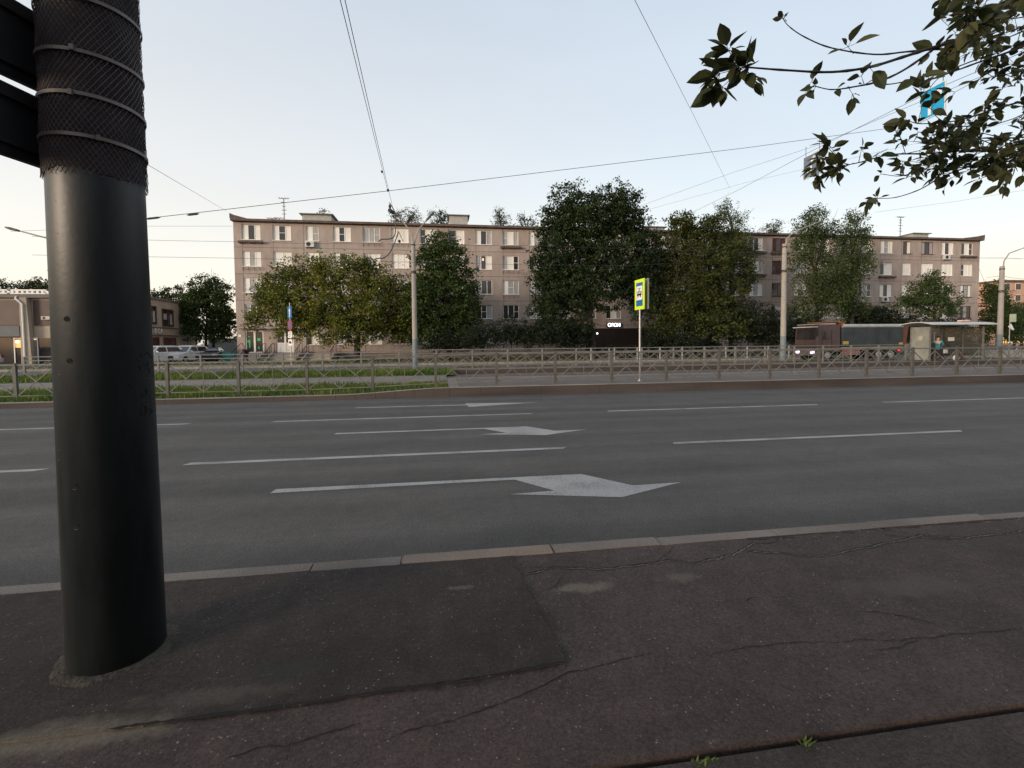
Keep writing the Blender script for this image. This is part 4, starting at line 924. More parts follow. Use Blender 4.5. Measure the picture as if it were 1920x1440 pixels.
wire('lower contact wire crossing the fourth floor windows', [(60, 478, 21), (436, 484, 21.2), (700, 490, 21.5), (1000, 497, 22), (1180, 498, 22.4), (1290, 492, 22.8), (1400, 448, 23), (1470, 412, 24)], .010, .0)
wire('faint wire high on the left between the lamp arm and the roof', [(20, 434, 31), (262, 424, 33), (436, 424, 36)], .012, .0, M_wirel)
wire('wire level with the roof on the far right between the two right poles', [(1836, 482, 52), (1880, 483, 31), (1960, 488, 34)], .014, 0, M_wirel)
wire('dark wire bundle between the two poles at the right edge', [(1850, 520, 40), (1878, 517, 31), (1907, 522, 40), (1960, 526, 44)], .02, .02)
# switch gear and loops of feeder cable hung over the left half
t = thing('cable_loops', 'dark looping feeder cables and insulators left of the tall concrete pole', 'cable', tuple(at(738, 400, 27)))
o = Vector(t.location)
def loop(pts, r=.03):
    P = [at(x, y, Y)-o for x, y, Y in pts]; b = MB(); Q = []
    for i in range(len(P)-1):
        p0, p1, p2, p3 = P[max(i-1, 0)], P[i], P[i+1], P[min(i+2, len(P)-1)]
        for k in range(8):
            u = k/8; Q.append(.5*((2*p1)+(p2-p0)*u+(2*p0-5*p1+4*p2-p3)*u*u+(3*p1-p0-3*p2+p3)*u**3))
    Q.append(P[-1]); b.tube(Q, r, 6); b.build('feeder_cable', M_wire, t)
loop([(730, 380, 27), (740, 398, 27), (742, 425, 27), (739, 443, 27), (730, 448, 27), (715, 449, 27), (710, 454, 27)])
loop([(747, 434, 27), (740, 455, 27), (730, 475, 27), (718, 484, 27), (705, 485, 27), (700, 490, 27)])
loop([(742, 398, 27), (756, 412, 28), (768, 425, 30)], .018); loop([(747, 434, 27), (752, 444, 27), (756, 453, 27)], .02)
b = MB()
for (x0, y0, x1, y1, r) in ((728, 393, 739, 400, .11), (730, 384, 732, 391, .07), (748, 450, 750, 455, .08)):
    b.tube([at(x0, y0, 27)-o, at((x0+x1)/2, (y0+y1)/2, 27)-o, at(x1, y1, 27)-o], [r*.6, r, r*.5], 10)
b.build('insulator', M_dark, t)

# ------------------------------------------------------------------ the big near pole
bp_ = thing('large_pole', 'thick dark painted steel pole filling the left foreground, upper part wrapped in wire mesh', 'pole', tuple(PC))
M_pole = mat('pole_dark_green_paint', (.010, .0155, .018), .46, var=.3, scale=5, stretch=(3, 3, .5), spec=.5, bump=.05, bscale=30, fine=.1, fscale=60, hue=(.014, .019, .022))
M_wrap = mat('mesh_backing_cloth', (.030, .022, .025), .9, var=.35, scale=9)
M_meshw = mat('mesh_wire', (.095, .080, .080), .55, metal=.3, var=.2)
M_band = mat('band_steel', (.16, .135, .125), .5, metal=.4, var=.25, scale=10)
def PRz(z): return .205-.006*(z-.12)             # slight taper
TILT = (0, 0)
def ppt(a, z, r): return (r*math.cos(a), r*math.sin(a), z-.12)
b = MB(); b.tube([(0, 0, -.1), (0, 0, 2.5), (0, 0, 8.5)], [PRz(.02), PRz(2.6), PRz(8.6)], 96); b.build('shaft', M_pole, bp_, smooth=True)
b = MB(); n = 72; zt = 4.6
ws = []
for k in range(n):
    a = 6.283*k/n; ws.append(ppt(a, 2.515+.012*math.sin(3*a)+random.uniform(-.004, .004), PRz(2.5)+.004))
for k in range(n): a = 6.283*k/n; ws.append(ppt(a, zt, PRz(zt)+.004))
b.add(ws, [(k, (k+1) % n, n+(k+1) % n, n+k) for k in range(n)]); b.build('mesh_backing', M_wrap, bp_, smooth=True)
b = MB()
NH = 56
for d in (1, -1):
    for h in range(NH):
        a0 = 6.283*h/NH; pts = []; z = 2.50+random.uniform(-.012, .01); st = .03
        k = 0
        while z < 4.5:
            a = a0+d*(z-2.5)*(6.283/NH)/.034; w = .0025*math.sin(k*2.4+h)
            pts.append(ppt(a, z, PRz(z)+.009+w+d*.0015)); z += st; k += 1
        b.tube(pts, .0013, 3, False)
b.build('wire_mesh', M_meshw, bp_)
n = 48
for zb in (2.665, 2.85, 3.05, 3.285, 3.55, 3.85, 4.15):
    b = MB(); ph = random.random()*6; pts = [Vector(ppt(6.283*k/n, zb+.006*math.sin(6.283*k/n+ph), PRz(zb)+.015)) for k in range(n+1)]
    o_ = len(b.v)
    for i, p in enumerate(pts):
        rn = Vector((p.x, p.y, 0)).normalized()
        for (dr, dz_) in ((-.002, -.008), (.003, -.008), (.003, .008), (-.002, .008)): b.v.append(tuple(p+rn*dr+Vector((0, 0, dz_))))
    for i in range(n):
        for q in range(4): b.f.append((o_+i*4+q, o_+(i+1)*4+q, o_+(i+1)*4+(q+1) % 4, o_+i*4+(q+1) % 4))
    a = -1.2+random.uniform(-.25, .35); c = Vector(ppt(a, zb, PRz(zb)+.02)); b.cbox(c, (.022, .016, .024), Matrix.Translation(c) @ Matrix.Rotation(a, 4, 'Z') @ Matrix.Translation(-c))
    b.build('clamp_band', M_band, bp_)
def on_pole(px, py, extra=0.):
    d = ray(px, py); oo = Vector((0, 0, EYE))-PC
    for it in range(3):
        r = PRz(1.5 if it == 0 else z)+extra; A = d.x*d.x+d.y*d.y; B = 2*(oo.x*d.x+oo.y*d.y); Cc = oo.x**2+oo.y**2-r*r; D = B*B-4*A*Cc
        if D < 0: return None
        tt = (-B-math.sqrt(D))/(2*A); z = EYE+d.z*tt
    return oo+d*tt
M_hole = mat('hole_black', (.004, .004, .004), 1)
M_scratch = mat('scratched_paint', (.09, .095, .09), .6)
for (px, py) in ((125, 598), (130, 677), (140, 913), (143, 988)):
    p = on_pole(px, py); nn = Vector((p.x, p.y, 0)).normalized(); b = MB(); b.tube([p-nn*.01, p+nn*.0015], .0125, 20); b.build('bolt_hole', M_hole, bp_)
    b = MB(); rr = .0135; y = Vector((0, 0, 1)); x = nn.cross(y); o_ = len(b.v)
    pts = [p+nn*.001+(x*math.cos(q)+y*math.sin(q))*rr for q in [math.pi*(1+i/10) for i in range(11)]]; b.tube(pts, .0012, 4); b.build('hole_rim', M_scratch, bp_)
M_graf = mat('marker_black', (.006, .006, .007), .7)
b = MB()
for st in ([(262,664),(266,670),(272,668),(276,660),(280,664),(284,672)], [(255,672),(262,676),(268,674)], [(262,686),(263,694)], [(268,684),(276,686),(278,678)], [(272,692),(278,690),(281,698)], [(270,710),(278,711),(284,709)],
           [(266,730),(272,728),(276,734),(274,742),(268,744),(265,738),(270,734)], [(282,745),(289,744)], [(268,752),(276,752)], [(266,762),(272,760),(275,768),(273,778),(266,780),(264,772),(266,764)], [(280,766),(286,770),(282,778)], [(240,719),(247,724),(250,730)], [(264,756),(270,758)]):
    P = [on_pole(x, y, .001) for x, y in st]; P = [p for p in P if p is not None]
    if len(P) > 1: b.tube(P, .0022, 4)
b.build('marker_scrawl', M_graf, bp_)
b = MB(); r5 = random.Random(5)
for i in range(60):
    p = on_pole(r5.uniform(84, 112), r5.uniform(330, 1150), .0004)
    if p is None: continue
    s = r5.uniform(.001, .0035); b.cbox(p, (s, s, s*r5.uniform(.6, 2)))
b.build('paint_chips', mat('chip', (.30, .29, .25), .8), bp_)
# two boards clamped to the pole, seen from behind
for (z0, z1, ang, lab) in ((2.575, 2.905, 14, None), (2.945, 3.31, 17, None)):
    b = MB(); T = Matrix.Translation((-.235, .03, 0)) @ Matrix.Rotation(rad(-ang), 4, 'Z')
    b.box(-.02, -.95, z0-.12, .02, .03, z1-.12, T); s = b.build('sign_board', mat('board_back', (.018, .018, .022), .6, var=.2), bp_, bevel=.006)
    b = MB()
    for zz in (z0+.06, z1-.06): b.box(.0205, -.93, zz-.13, .035, .01, zz-.11, T)
    b.build('stiffening_rail', M_dark, s)

# ------------------------------------------------------------------ near tree, branches over the upper right
L_near = leaf_mat('leaves_near', (.016, .030, .010), (.080, .082, .036), trans=.25, pscale=3.)
nt = thing('roadside_tree', 'near tree whose leafy branches hang in at the upper right', 'tree', (5.6, -.6, .12))
NO = Vector(nt.location)
def leaf(b, p, d, nrm, L_, W):
    """pointed, folded, slightly curled leaf with a stalk"""
    d = d.normalized(); s = d.cross(nrm); 
    if s.length < 1e-3: s = d.cross(Vector((1, 0, 0)))
    s.normalize(); nrm = s.cross(d); prof = ((0, .0), (.12, .28), (.32, .48), (.55, .46), (.78, .26), (1., 0)); o = len(b.v)
    cv = random.uniform(-.12, .25)
    for (t, w) in prof:
        c = p+d*t*L_-nrm*cv*L_*t*t
        b.v.append(tuple(c)); b.v.append(tuple(c+s*w*W+nrm*W*.18*w*2)); b.v.append(tuple(c-s*w*W+nrm*W*.18*w*2))
    for i in range(5):
        a = o+i*3; b.f += [(a, a+1, a+4, a+3), (a, a+3, a+5, a+2)]
def rnd(s=1.): return Vector((random.gauss(0, s), random.gauss(0, s), random.gauss(0, s)))
def branch(pts, r0_, lf=1., pairs=0, tip=5, twigs=0, tl=.25, L_=.075, dens=1.):
    """pts (px, py, depth) from the trunk side to the tip"""
    P = [dz(*p)-NO for p in pts]; Q = []
    for i in range(len(P)-1):
        p0, p1, p2, p3 = P[max(i-1, 0)], P[i], P[i+1], P[min(i+2, len(P)-1)]
        for k in range(5):
            u = k/5; Q.append(.5*((2*p1)+(p2-p0)*u+(2*p0-5*p1+4*p2-p3)*u*u+(3*p1-p0-3*p2+p3)*u**3))
    Q.append(P[-1]); n = len(Q)
    b = MB(); b.tube(Q, [r0_*(1-.7*i/(n-1))*(1+.25*(i % 4 == 0)) for i in range(n)], 7); lb = MB(); lb.flat = True
    def cluster(p, d, k, L2):
        for q in range(k):
            dd = (d.normalized()*random.uniform(.2, 1)+rnd(.55)+Vector((0, 0, -.22))).normalized(); st = p+dd*L2*random.uniform(.1, .3)
            b.tube([p, st], .0010, 3, False); ll = L2*random.uniform(.5, 1.15); leaf(lb, st, dd, (Vector((0, 0, 1))+rnd(.7)).normalized(), ll, ll*random.uniform(.40, .6))
    cluster(Q[-1], Q[-1]-Q[-2], tip, L_)
    for k in range(pairs):
        i = int(n*(.1+.8*(k+random.random()*.6)/max(1, pairs))); i = min(i, n-2); cluster(Q[i], (Q[i+1]-Q[i])+rnd(.02), random.choice((2, 2, 3)), L_*.85)
    for k in range(twigs):
        i = random.randrange(0, n-1); d = ((Q[i+1]-Q[i]).normalized()+rnd(.6)).normalized(); e = Q[i]+d*tl*random.uniform(.4, 1); mid = Q[i].lerp(e, .5)+rnd(.015)
        b.tube([Q[i], mid, e], [r0_*.4, r0_*.25, .0012], 4)
        cluster(e, d, random.choice((3, 4, 5, 6)), L_); cluster(mid, d, 3, L_*.9)
    br = b.build('branch', M_twig, nt, smooth=True)
    if lb.v: lb.build('leaves', L_near, br, smooth=False)
branch([(1960, -20, 2.6), (1880, 30, 2.4), (1800, 72, 2.2), (1730, 95, 2.0), (1690, 108, 1.9), (1630, 126, 1.8), (1560, 135, 1.7), (1480, 132, 1.6), (1400, 126, 1.55)], .0085, tip=16, pairs=2, L_=.10)
branch([(1400, 126, 1.55), (1380, 110, 1.54), (1370, 95, 1.53)], .003, tip=5, L_=.06)
branch([(1760, 92, 2.1), (1700, 97, 2.05), (1640, 102, 2.0), (1560, 90, 1.95), (1510, 70, 1.9), (1480, 50, 1.88), (1468, 35, 1.87)], .004, tip=7, pairs=0, L_=.035)
branch([(1600, 100, 1.95), (1596, 95, 1.94), (1590, 88, 1.93)], .002, tip=4, L_=.09)
branch([(1760, 85, 2.1), (1700, 128, 2.0), (1650, 152, 1.95), (1600, 163, 1.9), (1560, 168, 1.9), (1530, 162, 1.88)], .005, tip=4, pairs=3, L_=.055)
branch([(1640, 155, 1.94), (1665, 158, 1.9), (1700, 152, 1.88), (1720, 145, 1.85)], .003, tip=2, L_=.11)
branch([(1960, 70, 2.4), (1890, 98, 2.3), (1840, 115, 2.2), (1780, 137, 2.1), (1740, 150, 2.05)], .006, tip=4, pairs=3, twigs=2, L_=.09)
branch([(1960, 250, 2.8), (1880, 280, 2.7), (1800, 283, 2.6), (1740, 288, 2.5), (1670, 290, 2.4), (1610, 305, 2.3), (1570, 312, 2.3)], .006, tip=16, pairs=4, twigs=7, tl=.16, L_=.07)
branch([(1580, 300, 2.3), (1560, 285, 2.28), (1548, 268, 2.27)], .0025, tip=5, pairs=1, L_=.07)
branch([(1580, 308, 2.3), (1560, 320, 2.28), (1535, 325, 2.27)], .0025, tip=6, pairs=1, L_=.065)
branch([(1960, 300, 2.8), (1860, 305, 2.7), (1790, 316, 2.6), (1730, 318, 2.5), (1690, 330, 2.45), (1652, 326, 2.4)], .004, tip=2, pairs=2, L_=.05)
branch([(1960, 270, 2.8), (1840, 305, 2.7), (1770, 330, 2.6), (1725, 355, 2.5), (1680, 370, 2.45), (1645, 372, 2.4)], .0045, tip=7, pairs=1, L_=.06)
branch([(1960, 180, 2.7), (1880, 200, 2.6), (1800, 225, 2.5), (1730, 232, 2.4), (1700, 225, 2.4)], .005, tip=6, pairs=3, twigs=3, tl=.16, L_=.08)
for (x, y, dx, dy, n_) in ((1405, 127, -22, -8, 7), (1395, 126, -45, 12, 9), (1390, 128, -35, 35, 7), (1385, 125, -20, -32, 6), (1398, 130, 12, 14, 5)):
    branch([(x, y, 1.55), (x+dx*.5, y+dy*.5, 1.54), (x+dx, y+dy, 1.53)], .002, tip=n_, L_=.085)
for (x, y, dx, dy, n_) in ((1600, 306, -30, 12, 8), (1590, 308, -45, -12, 8), (1575, 310, -35, 20, 7), (1580, 305, -22, -28, 7), (1610, 305, 5, -25, 6), (1560, 312, -30, 2, 7), (1620, 303, 22, -12, 5)):
    branch([(x, y, 2.3), (x+dx*.5, y+dy*.5, 2.29), (x+dx, y+dy, 2.28)], .002, tip=n_, L_=.07)
for (x, y, dx, dy, n_) in ((1530, 163, -8, -10, 3), (1525, 162, -12, 8, 3), (1590, 162, 8, 14, 4), (1620, 157, -5, -14, 3), (1640, 372, -12, 2, 5)):
    branch([(x, y, 1.9), (x+dx*.5, y+dy*.5, 1.89), (x+dx, y+dy, 1.88)], .0015, tip=n_, L_=.055)
branch([(1830, 236, 2.5), (1790, 236, 2.45), (1760, 222, 2.4), (1745, 204, 2.38)], .003, tip=6, pairs=1, L_=.085)
branch([(1830, 112, 2.2), (1785, 130, 2.15), (1756, 150, 2.1), (1742, 168, 2.1)], .003, tip=4, pairs=1, L_=.085)
for k in range(11):          # dense mass at the right edge
    y0 = random.uniform(-60, 330); x1 = random.uniform(1775, 1900)+max(0, (120-y0))*.0; y1 = y0+random.uniform(-20, 60)
    if 130 < y1 < 180 and x1 < 1840: x1 = 1860
    D = random.uniform(2.1, 3.4); branch([(2000, y0-20, D+.3), ((1990+x1)/2, (y0+y1)/2+6, D+.1), (x1, min(y1, 325), D)], .0045, tip=5, pairs=4, twigs=6, tl=.26, L_=.085)
for k in range(9):
    x1 = random.uniform(1690, 1800); y1 = random.uniform(235, 315); D = random.uniform(2.3, 2.8)
    branch([(1920, random.uniform(240, 300), D+.3), ((1900+x1)/2, y1+4, D+.1), (x1, y1, D)], .003, tip=5, pairs=3, twigs=4, tl=.16, L_=.07)
for k in range(5):
    x1 = random.uniform(1730, 1830); y1 = random.uniform(-30, 60); D = random.uniform(2., 2.6)
    branch([(1980, -60, D+.3), ((1950+x1)/2, y1-15, D+.1), (x1, y1, D)], .004, tip=4, pairs=3, twigs=3, tl=.2, L_=.09)
for k in range(6):
    x1 = random.uniform(1835, 1900); y1 = random.uniform(300, 338); D = random.uniform(2.3, 3.0)
    branch([(1990, random.uniform(200, 280), D+.3), ((1960+x1)/2, y1-35, D+.1), (x1, y1, D)], .0035, tip=5, pairs=3, twigs=3, tl=.14, L_=.075)
b = MB(); b.tube([(0, 0, -.1), (.05, 0, .4), (-.1, .1, 2.2), (-.2, .3, 3.4)], [.26, .19, .16, .13], 14)
S = Vector((-.2, .3, 3.4))
for q in ((-.6, 1.5, 4.1), (-2.2, 1.8, 4.6), (-3.2, -.5, 5.2), (-5.2, -1.2, 5.4), (0, -1.6, 5.6), (1.6, .6, 5.6), (-7, -1.5, 5.8)):
    q = Vector(q); b.tube([S, S.lerp(q, .5)+Vector((0, 0, .25)), q], [.09, .06, .03], 8)
for p in ((2000, -40, 2.7), (2000, 260, 2.9), (2000, 100, 2.8)):
    e = dz(*p)-NO; b.tube([S, S.lerp(e, .5)+Vector((0, 0, .3)), e], [.07, .035, .012], 7)
b.build('trunk', M_trunk, nt, smooth=True)
def crown_cloud(name, cen, rd, n, seed, par, size=.1):
    return leaf_mesh(name, cen, rd, L_near, size, seed, n, clump=.4, gap=.05, parent=par, origin=NO)
crown_cloud('foliage', [(5.8, -.8, 6.4), (3.2, -1.6, 6.3), (.8, -2.2, 6.4), (-1.4, -2.6, 6.5), (7.6, .3, 6.2), (4.6, -2.6, 5.6), (6.6, 1.2, 5.5)], [(2.0, 1.9, 1.7), (1.9, 1.7, 1.5), (1.9, 1.7, 1.5), (1.8, 1.6, 1.4), (1.9, 1.6, 1.7), (1.6, 1.4, 1.1), (1.0, .9, 1.2)], 260, 77, nt, .11)

# ------------------------------------------------------------------ low shop building on the left
shop = thing('shop_building', 'low two-storey shop building behind the big near pole, brown glazing and beige pillars', 'building', (-32, 50, .13))
SO = Vector(shop.location)
def spart(mb, nm, m, parent=None, **k):
    mb.v = [(v[0]-SO.x, v[1]-SO.y, v[2]-SO.z) for v in mb.v]; return mb.build(nm, m, parent or shop, **k)
M_cream = mat('cream_render', (.42, .35, .27), .9, var=.12, scale=.7, bump=.2)
M_brownp = mat('brown_panel', (.075, .045, .04), .5, var=.25, scale=.8)
M_beige = mat('beige_pillar', (.38, .32, .25), .9, var=.15, scale=1)
M_greyp = mat('grey_fascia', (.10, .11, .12), .6, var=.1); M_lgrey = mat('light_fascia', (.34, .34, .32), .6, var=.1)
X1 = -27.95
b = MB(); b.box(-70, 50, .13, X1, 51.2, 6.2); b.box(-70, 51.2, .13, X1, 61, 6.35); spart(b, 'wall', M_cream)
b = MB(); b.box(-70, 49.6, 6.2, X1+.12, 51.19, 6.52); b.box(-70, 51.2, 6.352, X1+.12, 61.1, 6.55); rf2 = spart(b, 'roof', mat('roof_grey', (.16, .14, .13), .8))
b = MB()
for i in range(10):
    x0 = -66+i*3.1; b.box(x0, 49.7, 6.54, x0+2.8, 49.85, 6.62); b.box(x0, 49.7, 6.82, x0+2.8, 49.85, 6.95)
    for q in range(8): b.box(x0+q*.4-.0, 49.71, 6.62, x0+q*.4+.2, 49.84, 6.82)
spart(b, 'parapet_rail', M_wframe)
for i in range(7):
    x = -62+i*5.0+.0
    x0 = x+.45; x1 = x+4.55
    b = MB(); b.box(x0, 49.93, 3.7, x1, 49.99, 6.0); w = spart(b, 'upper_glazing', M_brownp)
    b = MB(); b.box(x0, 49.9, 3.72, x1, 49.925, 3.80); b.box((x0+x1)/2-.03, 49.9, 3.8, (x0+x1)/2+.03, 49.925, 6.0); spart(b, 'mullion', M_wframeb, w)
    b = MB(); b.prism([(x-.35, .13), (x+.5, .13), (x+.28, 6.19), (x-.28, 6.19)], 49.45, 49.89); spart(b, 'pillar', M_beige)
    b = MB(); b.box(x0+.1, 49.95, .2, x1-.1, 49.985, 2.55); spart(b, 'ground_glazing', M_glass)
    if i in (1, 3, 4):
        b = MB(); b.box(x0-.5, 49.4, 2.7, (x0+x1)/2, 49.92, 3.65); f = spart(b, 'fascia', M_lgrey)
        b = MB(); b.box((x0+x1)/2+.003, 49.4, 2.7, x1+.1, 49.92, 3.65); spart(b, 'grey_fascia_panel', M_greyp, f)
b = MB(); b.tube([(-37.6, 49.6, 6.3), (-37.5, 49.35, 6.1), (-37.0, 49.35, 5.6), (-37.0, 49.38, .2)], .07, 8); spart(b, 'downpipe', M_wframe)
# lit shop door
M_warm = emit('shop_interior_light', (1., .42, .12), .9); M_warm2 = emit('shop_ceiling_light', (1., .75, .5), 1.6)
dr = MB(); xa = -38.2
for q in range(4): dr.box(xa+q*.62, 49.86, .2, xa+q*.62+.07, 49.93, 2.5)
dr.box(xa, 49.86, 2.5, xa+1.93, 49.93, 2.6); d = spart(dr, 'shop_door', M_wframe)
b = MB(); b.box(xa+.08, 49.935, 1.7, xa+1.0, 49.945, 2.42); spart(b, 'lit_interior', M_warm, d)
b = MB(); b.box(xa+.1, 49.925, 2.1, xa+.4, 49.933, 2.35); b.box(xa+.75, 49.925, 2.0, xa+1.1, 49.933, 2.4); b.box(xa+.7, 49.925, 2.42, xa+1.8, 49.933, 2.47); spart(b, 'ceiling_lamp', M_warm2, d)
# return wall with its windows, ladder, lettering
for (y0, y1, z0, z1, k) in ((51.4, 52.9, 3.9, 5.7, 0), (53.9, 56.0, 3.75, 5.55, 1), (51.6, 53.2, .4, 2.6, 2), (54.0, 56.3, .4, 2.6, 3)):
    fr = MB(); xo = X1+.01; f = .1
    fr.box(xo, y0, z0, xo+.07, y1, z0+f); fr.box(xo, y0, z1-f, xo+.07, y1, z1); fr.box(xo, y0, z0+f, xo+.07, y0+f, z1-f); fr.box(xo, y1-f, z0+f, xo+.07, y1, z1-f)
    fr.box(xo, (y0+y1)/2-.05, z0+f, xo+.065, (y0+y1)/2+.05, z1-f)
    if k < 2: fr.box(xo, y0+f, z0+(z1-z0)*.72, xo+.06, y1-f, z0+(z1-z0)*.72+.08)
    w = spart(fr, 'window', M_wframeb)
    g = MB(); g.box(xo+.005, y0, z0, xo+.02, y1, z1); spart(g, 'pane', M_glass if k < 2 else mat('shop_glass', (.09, .025, .03), .3), w)
    if k < 2: g = MB(); g.box(xo+.022, y0+.25, z0+.7, xo+.03, y0+.85, z1-.5); g.box(xo+.022, y1-.7, z0+.2, xo+.03, y1-.25, z1-.5); spart(g, 'curtain', M_curt, w)
b = MB(); b.box(X1+.002, 51.2, 3.55, X1+.10, 56.9, 3.62); b.box(X1+.002, 51.2, 2.72, X1+.06, 56.9, 2.86); spart(b, 'cornice', M_roof)
text_mesh('Е СА', .62, M_white, 'letters', shop, Matrix.Translation((X1+.09-SO.x, 53.1-SO.y, 3.2-SO.z)) @ Matrix.Rotation(rad(90), 4, 'Z') @ Matrix.Rotation(rad(90), 4, 'X'), .03, .012)
b = MB()
for y in (58.3, 58.9): b.tube([(X1+.25, y, 1.9), (X1+.25, y, 6.9)], .03, 6)
for i in range(15): b.tube([(X1+.25, 58.3, 2.1+i*.32), (X1+.25, 58.9, 2.1+i*.32)], .02, 5)
for z in (2.4, 3.3, 4.6, 5.8): b.bar((X1+.01, 57.6, z), (X1+.27, 58.9, z), .05)
b.bar((X1+.2, 58.2, 2.35), (X1+.2, 60.9, 2.35), .07); spart(b, 'ladder', M_dark)
b = MB(); b.tube([(X1+.05, 57.2, 3.4), (X1+.05, 57.2, 6.3)], .035, 6); spart(b, 'drain_pipe', M_dark)
ac = thing('air_conditioner', 'small air conditioner between the brown glazing and beige pillar of the shop', 'air conditioner', (-35.6, 49.9, 4.2), 0, 'air conditioners on the facade')
b = MB(); b.box(-.1, -.35, 0, .9, 0, .32); b.build('casing', mat('ac_cream', (.5, .45, .38), .6), ac, bevel=.03); b = MB(); b.tube([(.15, -.351, .16), (.15, -.36, .16)], .12, 14); b.build('fan_grille', M_dark, ac)
bw = thing('boundary_wall', 'pale grey low wall behind the trees left of the long building', 'wall', (-24, 66, .13))
b = MB(); b.box(-5, 0, 0, 4, .25, 2.4); b.build('wall_panel', mat('pale_wall', (.30, .33, .32), .9, var=.12, scale=.5), bw); b = MB(); b.box(-5.05, -.05, 2.404, 4.05, .3, 2.5); b.build('coping', M_kerbtop, bw)
tp = thing('covered_stall', 'teal tarpaulin draped over a low frame beside the left end of the long building', 'tarpaulin', (-20.9, 50.2, .13))
b = MB(); vs = []; nx = 12
for i in range(nx+1):
    u = i/nx
    for (dy, z) in ((-.7, .03), (-.5, .55), (0, .82), (.6, .5), (.7, .03)):
        vs.append((-1.6+3.0*u, dy+random.uniform(-.05, .05), z*(.6+.4*math.sin(u*3.1)+.35*u)+random.uniform(-.03, .05)))
b.add(vs, [(i*5+j, (i+1)*5+j, (i+1)*5+j+1, i*5+j+1) for i in range(nx) for j in range(4)]); b.build('sheet', mat('teal_tarp', (.01, .16, .13), .5, var=.25, scale=2), tp, smooth=True)
b = MB()
for x in (-1.5, 1.3): b.tube([(x, -.4, 0), (x, .4, .01), (x, .4, .4)], .03, 6)
b.build('frame', M_dark, tp)

# ------------------------------------------------------------------ buildings at the right end
oh = thing('orange_house', 'orange-pink block at the right edge with yellow lit shop windows below', 'building', (128, 90, .1))
b = MB(); b.box(-4.5, 0, 0, 40, 15, 14.2); b.build('wall', facade_mat('orange_facade', (.52, .30, .20), (.60, .36, .25), 0, 3.2, 0, 2.8), oh)
b = MB(); b.box(-4.8, -.4, 14.202, 40.3, 15.4, 14.6); b.build('roof', M_roof, oh)
b = MB(); b.box(-5.8, -3.0, 3.3, 40, -.002, 4.0); b.build('shop_canopy', mat('canopy_dark', (.06, .03, .03), .7), oh)
for i in range(9):
    for r_ in range(4):
        b = MB(); x = -3.4+i*3.0; z = 4.9+r_*2.5; b.box(x, -.06, z, x+1.6, -.01, z+1.5); w = b.build('window', M_wframe, oh); b = MB(); b.box(x+.1, -.075, z+.1, x+1.5, -.062, z+1.4); b.build('pane', M_glass, w)
M_yel = emit('yellow_shop_light', (1., .62, .12), 1.0); M_wht = emit('white_shop_light', (1., .9, .6), .9)
for i in range(8):
    b = MB(); x = -4.2+i*2.4; b.box(x, -.1, .4, x+1.9, -.02, 3.0); w = b.build('lit_shop_window', M_yel if i % 2 == 0 else M_wht, oh)
    b = MB(); b.box(x+.3, -.13, .9, x+1.0, -.101, 1.6); b.box(x+1.2, -.13, .5, x+1.5, -.101, 2.5); b.build('window_poster', mat('poster_red', (.4, .06, .04), .6), w)
ps = thing('road_sign_post', 'pale plates on a post at the right edge beside the last concrete pole', 'road sign', tuple(at(1892, 648, 46)))
ps.location.z = .14
b = MB(); b.tube([(0, 0, 0), (0, 0, 4.3)], .05, 8); b.build('post', M_steel, ps)
b = MB(); b.box(-.1, -.08, 3.45, .75, -.06, 4.35); b.build('square_plate', mat('pale_green_plate', (.45, .52, .35), .6), ps); b = MB(); b.prism([(-.35, 2.9), (.1, 3.25), (.55, 2.55), (.3, 2.5)], -.08, -.06); b.build('arrow_plate', M_white, ps)
# distant row closing the horizon
def far_block(name, lab, x0, x1, y, h, m_):
    t = thing(name, lab, 'building', (x0, y, 0), 0, 'far blocks on the horizon'); b = MB(); b.box(0, 0, 0, x1-x0, 14, h); b.build('wall', m_, t); b = MB(); b.box(-.3, -.3, h+.002, x1-x0+.3, 14.3, h+.5); b.build('roof', M_roof, t)
for (i, bl) in enumerate(([(-60, 640, 60, 16), (30, 645, 60, 12)], [(1960, 635, 50, 14)])):
    pass
fw = leaf_mesh('distant_trees', [(-150+i*13+random.uniform(-3, 3), 150+random.uniform(-8, 8), 4.5) for i in range(48)], [(8, 5, random.uniform(4.5, 7)) for i in range(48)], L_far, 1.1, 991, 3.2, clump=1.8, gap=.05)
tag(fw, 'far tree line closing the horizon behind the buildings', 'trees', kind='stuff')

# ------------------------------------------------------------------ bus shelter
sh = thing('bus_shelter', 'grey glazed bus shelter with curved light roof on the far tram platform', 'shelter', (31.5, 26.75, .27))
SW, SDp, SH = 4.1, 1.35, 2.25
b = MB()
for x in (0, 2.35, SW): b.box(x-.04, SDp-.08, 0, x+.04, SDp, SH)
for x in (0, SW): b.box(x-.04, 0, 0, x+.04, .08, SH)
b.box(.04, SDp-.06, SH-.08, SW-.04, SDp-.02, SH-.01); b.box(.04, SDp-.06, .25, SW-.04, SDp-.02, .31); b.build('frame', M_fence, sh)
def glass(name, tint, al):
    mt, N, L, b_ = node_mat(name); tr = N.new('ShaderNodeBsdfTransparent'); tr.inputs[0].default_value = (*tint, 1); gs = N.new('ShaderNodeBsdfGlossy'); gs.inputs['Roughness'].default_value = .08; gs.inputs['Color'].default_value = (.8, .8, .8, 1)
    df = N.new('ShaderNodeBsdfDiffuse'); df.inputs[0].default_value = (.10, .10, .10, 1); m1 = N.new('ShaderNodeMixShader'); m1.inputs[0].default_value = .18; L.new(gs.outputs[0], m1.inputs[2]); L.new(df.outputs[0], m1.inputs[1])
    mx = N.new('ShaderNodeMixShader'); mx.inputs[0].default_value = al; L.new(tr.outputs[0], mx.inputs[1]); L.new(m1.outputs[0], mx.inputs[2]); L.new(mx.outputs[0], N['Material Output'].inputs[0]); return mt
